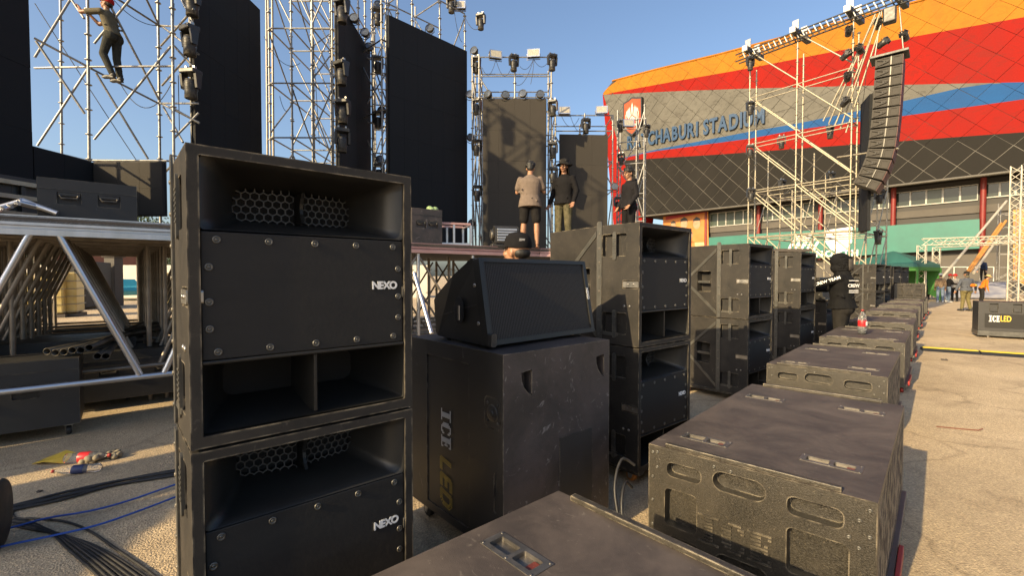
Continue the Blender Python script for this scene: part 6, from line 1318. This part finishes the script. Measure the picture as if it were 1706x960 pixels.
# angled speaker on top of the lone cabinet
wm = stack_matrix((6.62, 9.75), row_d, DZ + .008 + H_ + .012); dup(wedge, 'brown-fronted speaker the hooded worker is reaching for, on the lone loudspeaker', M=wm @ Matrix.Translation((.02, .05, .02)))

# ================================================================ right-hand ground
# cable ramp
a, b = G(1535, 583), G(1740, 597); d = (b - a).normalized(); y = V((-d.y, d.x, 0)); L = (b - a).length + 1.5
t = thing('cable_ramp', 'yellow and black cable ramp lying across the open ground', 'cable ramp', M=frame(a, d, y))
for k in range(int(L / .9) + 1):
    q = MB(); q.prism([(-.22, .003), (-.10, .055), (.10, .055), (.22, .003)], k * .9, k * .9 + .885, Matrix(((0, 0, 1, 0), (1, 0, 0, 0), (0, 1, 0, 0), (0, 0, 0, 1)))); s_ = q.build('ramp_section', M_['rubber'], t)
    q = MB(); q.box(k * .9 + .01, k * .9 + .875, -.095, .095, .056, .066); q.build('yellow_lid', M_['yellow'], s_, bevel=.004)
# ICE LED case at the right edge
c0 = G(1629, 562); d = V((.80, -.60, 0)).normalized(); y = V((-d.y, d.x, 0)); w = 1.65; hh = .93
t = thing('flight_case', 'long black ICE LED case with metal skid standing alone at the right edge', 'flight case', M=frame(c0 + d * w / 2, d, y))
q = MB(); hs = [rect(-w / 2 + .20 + k * .42, -w / 2 + .36 + k * .42, hh - .26, hh - .04) for k in range(3)] + [rect(-w / 2 + .20, w / 2 - .14, .28, hh - .31)]
q.plate(rect(-w / 2, w / 2, .18, hh), hs[:3], .06, frame((0, 0, 0), (1, 0, 0), (0, 0, 1))); q.add([(-w / 2, .8, .18), (-w / 2, 0, .18), (-w / 2, 0, hh), (-w / 2, .8, hh)], [(0, 1, 2, 3)]); q.add([(w / 2, 0, .18), (w / 2, .8, .18), (w / 2, .8, hh), (w / 2, 0, hh)], [(0, 1, 2, 3)]); q.add([(-w / 2, 0, hh), (w / 2, 0, hh), (w / 2, .8, hh), (-w / 2, .8, hh)], [(0, 1, 2, 3)]); q.add([(w / 2, .8, .18), (-w / 2, .8, .18), (-w / 2, .8, hh), (w / 2, .8, hh)], [(0, 1, 2, 3)])
q.build('case_shell', M_['case'], t, bevel=.015); q = MB(); q.box(-w / 2 + .12, w / 2 - .10, -.004, -.0005, .26, hh - .30); q.build('black_panel', M_['panel'], t)
q = MB(); q.box(-w / 2 - .01, w / 2 + .01, -.015, .815, .05, .175); q.build('metal_skid', M_['grey_steel'], t, bevel=.008)
for k in range(3): q = MB(); q.box(-w / 2 + .215 + k * .42, -w / 2 + .345 + k * .42, -.012, .02, hh - .24, hh - .16); q.build('strap_buckle', M_['lamp_black'], t)
for x in (-w / 2 + .2, w / 2 - .2):
    for y_ in (.1, .7): q = MB(); q.lathe([(.02, -.02), (.05, -.02), (.055, 0), (.05, .02), (.02, .02)], 14, Matrix.Translation((x, y_, .055)) @ Matrix.Rotation(R(90), 4, 'Y')); q.build('wheel', M_['white_print'], t)
q = MB(); striped_letters(q, .16, .001, .9, frame((-.63, -.006, .42), (1, 0, 0), (0, 0, 1)) @ Matrix.Diagonal((.55, 1, 1, 1))); q.build('ice_lettering', M_['white_print'], t); link('led_lettering', text_mesh('LED', .205, .001, M_['yellow_print'], 'led_lettering', align='LEFT', offset=.004), t, frame((-.425, -.006, .50), (1, 0, 0), (0, 0, 1)) @ Matrix.Diagonal((.56, 1, 1, 1)))
q = MB(); q.tube([G(1560, 712) + V((0, 0, .006)), G(1600, 716) + V((0, 0, .006)), G(1630, 719) + V((0, 0, .01)), G(1637, 718) + V((0, 0, .02))], .006, 6); tag(q.build('metal_rod', M_['roof_red']), 'thin rusty rod lying on the sunlit ground', 'rod')
crumple('leaf', 'curled dry leaf on the sunlit ground beyond the yellow ramp', 'leaf', 1576, 601, .06, M_['deck'], .5, 5, 9)
# ================================================================ truss gate
M_['truss'] = mat('pale_truss_tube', (.45, .42, .34), (.6, .56, .46), 6, .45, .4)
def truss(t, a, b, w=.40, side=None, r=.026, step=.42):
    a, b = V(a), V(b); d = (b - a).normalized(); s_ = V(side or (.63, -.777, 0)).normalized(); u = d.cross(s_).normalized(); L = (b - a).length; n = max(2, round(L / step)); o = t.location
    cs = [s_ * w / 2 + u * w / 2, s_ * w / 2 - u * w / 2, -s_ * w / 2 - u * w / 2, -s_ * w / 2 + u * w / 2]
    for c_ in cs: pole(t, 'chord', a + c_ - o, b + c_ - o, r, m=M_['truss'])
    for f in range(4):
        p, q_ = cs[f], cs[(f + 1) % 4]
        for k in range(n):
            e0, e1 = a + d * L * k / n, a + d * L * (k + 1) / n
            pole(t, 'web', (e0 + p if (k + f) % 2 else e0 + q_) - o, (e1 + q_ if (k + f) % 2 else e1 + p) - o, r * .55, m=M_['truss'])
gT = thing('truss_gate', 'pale lattice truss gate with a tall tower at its right end, before the stadium', 'truss', loc=ground_at(1540, 30))
gx = V((.63, -.777, 0))
L1, L2, R1 = ground_at(1534.5, 29.5), ground_at(1559, 31.5), ground_at(1688, 27.2)
truss(gT, L1, L1 + V((0, 0, 3.55))); truss(gT, L2, L2 + V((0, 0, 3.55)), .36)
R1b = ground_at(1706, 27.4); truss(gT, R1, R1 + V((0, 0, 8.0)), .44); truss(gT, R1b, R1b + V((0, 0, 7.7)), .44)
truss(gT, L1 + V((0, 0, 3.75)), R1 + V((0, 0, 3.75)), .40, (0, 0, 1)); truss(gT, L2 + V((0, 0, 3.7)), R1b + V((0, 0, 3.7)), .36, (0, 0, 1))
for p in (L1, L2, R1, R1b): q = MB(); q.box(p.x - .4 - gT.location.x, p.x + .4 - gT.location.x, p.y - .4 - gT.location.y, p.y + .4 - gT.location.y, .003, .02); q.build('base_plate', M_['grey_steel'], gT)
s_ = scaffold('pale ladder-like scaffold behind the tower of the truss gate', ground_at(1664, 33).xy, (.7, -.6), [0, .9, 1.8], [0, 1.2], 0, 6.4, lev=.95, seed=31, dens=.25, m=M_['galv'])
M_['orange_pole'] = mat('orange_pole_paint', (.38, .17, .04), (.46, .23, .07), 3, .5)
for k, (a, b, m, l) in enumerate((((1570, 462, 30), (1677, 335, 33), M_['truss'], 'long white pole leaning up against the scaffold'), ((1612, 452, 30.5), (1668, 372, 33), M_['orange_pole'], 'upper orange pole leaning against the scaffold'), ((1616, 452, 30.5), (1676, 368, 33), M_['orange_pole'], 'lower orange pole leaning against the scaffold'), ((1622, 455, 30.2), (1664, 395, 32.5), M_['truss'], 'short pale pole under the orange poles'))):
    q = MB(); q.cyl(P(*a), P(*b), .075, n=10); tag(q.build('leaning_pole', m), l, 'pole', 'poles leaning on the scaffold behind the gate')
M_['ban_blue'] = mat('blue_white_vinyl', (.06, .08, .17), (.34, .34, .36), 1.3, .4, stretch=(.4, .4, 3))
for k, px in enumerate((1568, 1603, 1640)):
    p0 = ground_at(px, 32 - .3 * k); p1 = ground_at(px + 37, 31.7 - .3 * k); d = (p1 - p0).normalized(); t = thing('banner_barrier', ['left blue and white banner barrier behind the group of people', 'middle blue and white banner barrier behind the walking worker', 'right blue and white banner barrier next to the gate tower'][k], 'barrier', M=frame(p0, d, V((-d.y, d.x, 0))), group='banner barriers behind the gate')
    q = MB(); q.box(.02, (p1 - p0).length - .03, -.02, .0, .12, 1.18); q.build('printed_sheet', M_['ban_blue'], t)
    for x in (.0, (p1 - p0).length - .05): pole(t, 'upright', (x, .03, 0), (x, .03, 1.22), .02)
    pole(t, 'rail', (0, .03, 1.21), ((p1 - p0).length - .05, .03, 1.21), .02)
t = thing('hand_rail', 'white hand rail on the terrace behind the people', 'railing', loc=ground_at(1600, 38))
for k in range(6): pole(t, 'upright', ground_at(1545 + k * 22, 38) - t.location, ground_at(1545 + k * 22, 38) + V((0, 0, 2.35)) - t.location, .03, m=M_['beam_white'])
pole(t, 'rail', ground_at(1545, 38) + V((0, 0, 2.33)) - t.location, ground_at(1655, 38) + V((0, 0, 2.33)) - t.location, .035, m=M_['beam_white'])
p = ground_at(1640, 33.4); t = thing('work_platform', 'low dark work platform carrying the person in navy clothes', 'platform', loc=p, rz=-.7); q = MB(); q.box(-1.6, 1.6, -.7, .8, 1.12, 1.22); q.build('deck', M_['deck'], t)
for x in (-1.5, 1.5):
    for y_ in (-.6, .7): pole(t, 'leg', (x, y_, 0), (x, y_, 1.12), .03)
q = MB(); P0 = fac(1690, 460, 1.2); xo = fac(1686, 400, 1.4); flat('orange and yellow banner hanging behind the gate tower', 'hanging_banner', 'banner', [(1688, 350), (1730, 345), (1730, 478), (1688, 470)], mat('orange_yellow_vinyl', (.30, .07, .01), (.42, .24, .03), .9, .5), 1.0)
# tent
p = ground_at(1487, 31); t = thing('market_tent', 'green canopy tent behind the last loudspeakers', 'tent', loc=p, rz=.55); tw_ = 1.9
M_['tent'] = mat('green_canopy', (.012, .075, .062), (.02, .105, .085), 1, .7); M_['tent_l'] = mat('bright_green_cloth', (.022, .10, .014), (.032, .14, .022), 1, .8)
q = MB(); rings = []
for f, z in ((1, 2.15), (.98, 2.35), (.62, 2.75), (.28, 3.05), (.02, 3.25)): rings.append([(tw_ * f * x, tw_ * f * y_, z) for x, y_ in ((-1, -1), (1, -1), (1, 1), (-1, 1))])
q.loft(rings, smooth=False, cap0=False); q.build('canopy', M_['tent'], t)
q = MB()
for (x0, y0), (x1, y1) in (((-1, -1), (1, -1)), ((1, -1), (1, 1)), ((1, 1), (-1, 1)), ((-1, 1), (-1, -1))): n = 6; q.add([(tw_ * (x0 + (x1 - x0) * i / n) * 1.004, tw_ * (y0 + (y1 - y0) * i / n) * 1.004, z) for z in (2.16, 1.92 + 0) for i in range(n + 1)], [(i, i + 1, n + 2 + i, n + 1 + i) for i in range(n)])
v_ = q.build('valance', M_['tent_l'], t); s_ = v_.modifiers.new('t', 'SOLIDIFY'); s_.thickness = .01
for x in (-1, 1):
    for y_ in (-1, 1): q = MB(); q.box(x * tw_ - .05, x * tw_ + .05, y_ * tw_ - .05, y_ * tw_ + .05, 0, 2.14); q.build('leg', M_['tent_l'], t)
q = MB(); q.add([(tw_ * .99, -tw_ * .98, .1), (tw_ * .99, -tw_ * .1, 1.0), (tw_ * .99, .3, 2.1), (tw_ * .99, -tw_ * .98, 2.1)], [(0, 1, 2, 3)]); cu = q.build('side_curtain', M_['tent_l'], t); s_ = cu.modifiers.new('t', 'SOLIDIFY'); s_.thickness = .02
for k, (px, Y, z, l) in enumerate(((1494, 24, 0, 'left'), (1507, 24.4, 0, 'right'), (1500, 24.2, .52, 'top'))):
    p = ground_at(px, Y); t = thing('plastic_crate', '%s grey-green crate of the pile between the loudspeakers and the upright subwoofer' % l, 'crate', loc=p + V((0, 0, z)), rz=.4, group='crates piled behind the loudspeakers')
    q = MB(); q.plate(rect(-.3, .3, 0, .5), [rect(-.27 + .14 * i, -.16 + .14 * i, .06 + .15 * j_, .16 + .15 * j_) for i in range(4) for j_ in range(3)], .03, frame((0, -.2, 0), (1, 0, 0), (0, 0, 1)), skirt=.4); q.build('crate_body', M_['crate'] if 'crate' in M_ else M_.setdefault('crate', mat('grey_green_plastic', (.12, .14, .11), (.18, .2, .16), 5, .5)), t)
# far trees beyond the stage
def tree(label, px, Y, h, r, seed):
    g = random.Random(seed); t = thing('tree', label, 'tree', loc=ground_at(px, Y), group='distant trees behind the stage'); q = MB(); q.cyl((0, 0, 0), (.2, 0, h * .6), .28, .12, n=8)
    for k in range(5): a = g.uniform(0, 6.28); q.cyl((.1, 0, h * .35 + .06 * h * k), (r * .6 * math.cos(a), r * .6 * math.sin(a), h * (.6 + .06 * k)), .08, .03, n=6)
    q.build('trunk', M_['deck'], t); o = MB()
    for c in range(38):
        a, z, d = g.uniform(0, 6.28), g.uniform(.38, 1.0), g.uniform(.1, 1) ** .6; rr = r * math.sqrt(max(.05, 1 - ((z - .66) / .36) ** 2)); cc = V((rr * d * math.cos(a), rr * d * math.sin(a), z * h))
        for k in range(46):
            p = cc + V((g.gauss(0, .32), g.gauss(0, .32), g.gauss(0, .26))) * r * .5; u = V((g.uniform(-1, 1), g.uniform(-1, 1), g.uniform(-1, 1))).normalized(); w = u.orthogonal().normalized(); s = .16
            o.add([p, p + u * s + w * s * .5, p + u * s * 2, p + u * s - w * s * .5], [(0, 1, 2, 3)])
    o.build('crown', M_['leaf'], t, kind='stuff')
M_['leaf'] = mat('green_leaf', (.035, .055, .018), (.07, .10, .03), .6, .6)
for k, (px, Y, h, r, l) in enumerate(((-40, 42, 9, 3.4, 'tall dark green tree beyond the left end of the stage'), (60, 48, 7.5, 3, 'round green tree seen under the stage left of the house'), (235, 50, 8, 3.2, 'green tree seen behind the house with the red roof'), (300, 60, 8.5, 3.4, 'green tree hidden mostly by the nearest loudspeaker'))): tree(l, px, Y, h, r, k)
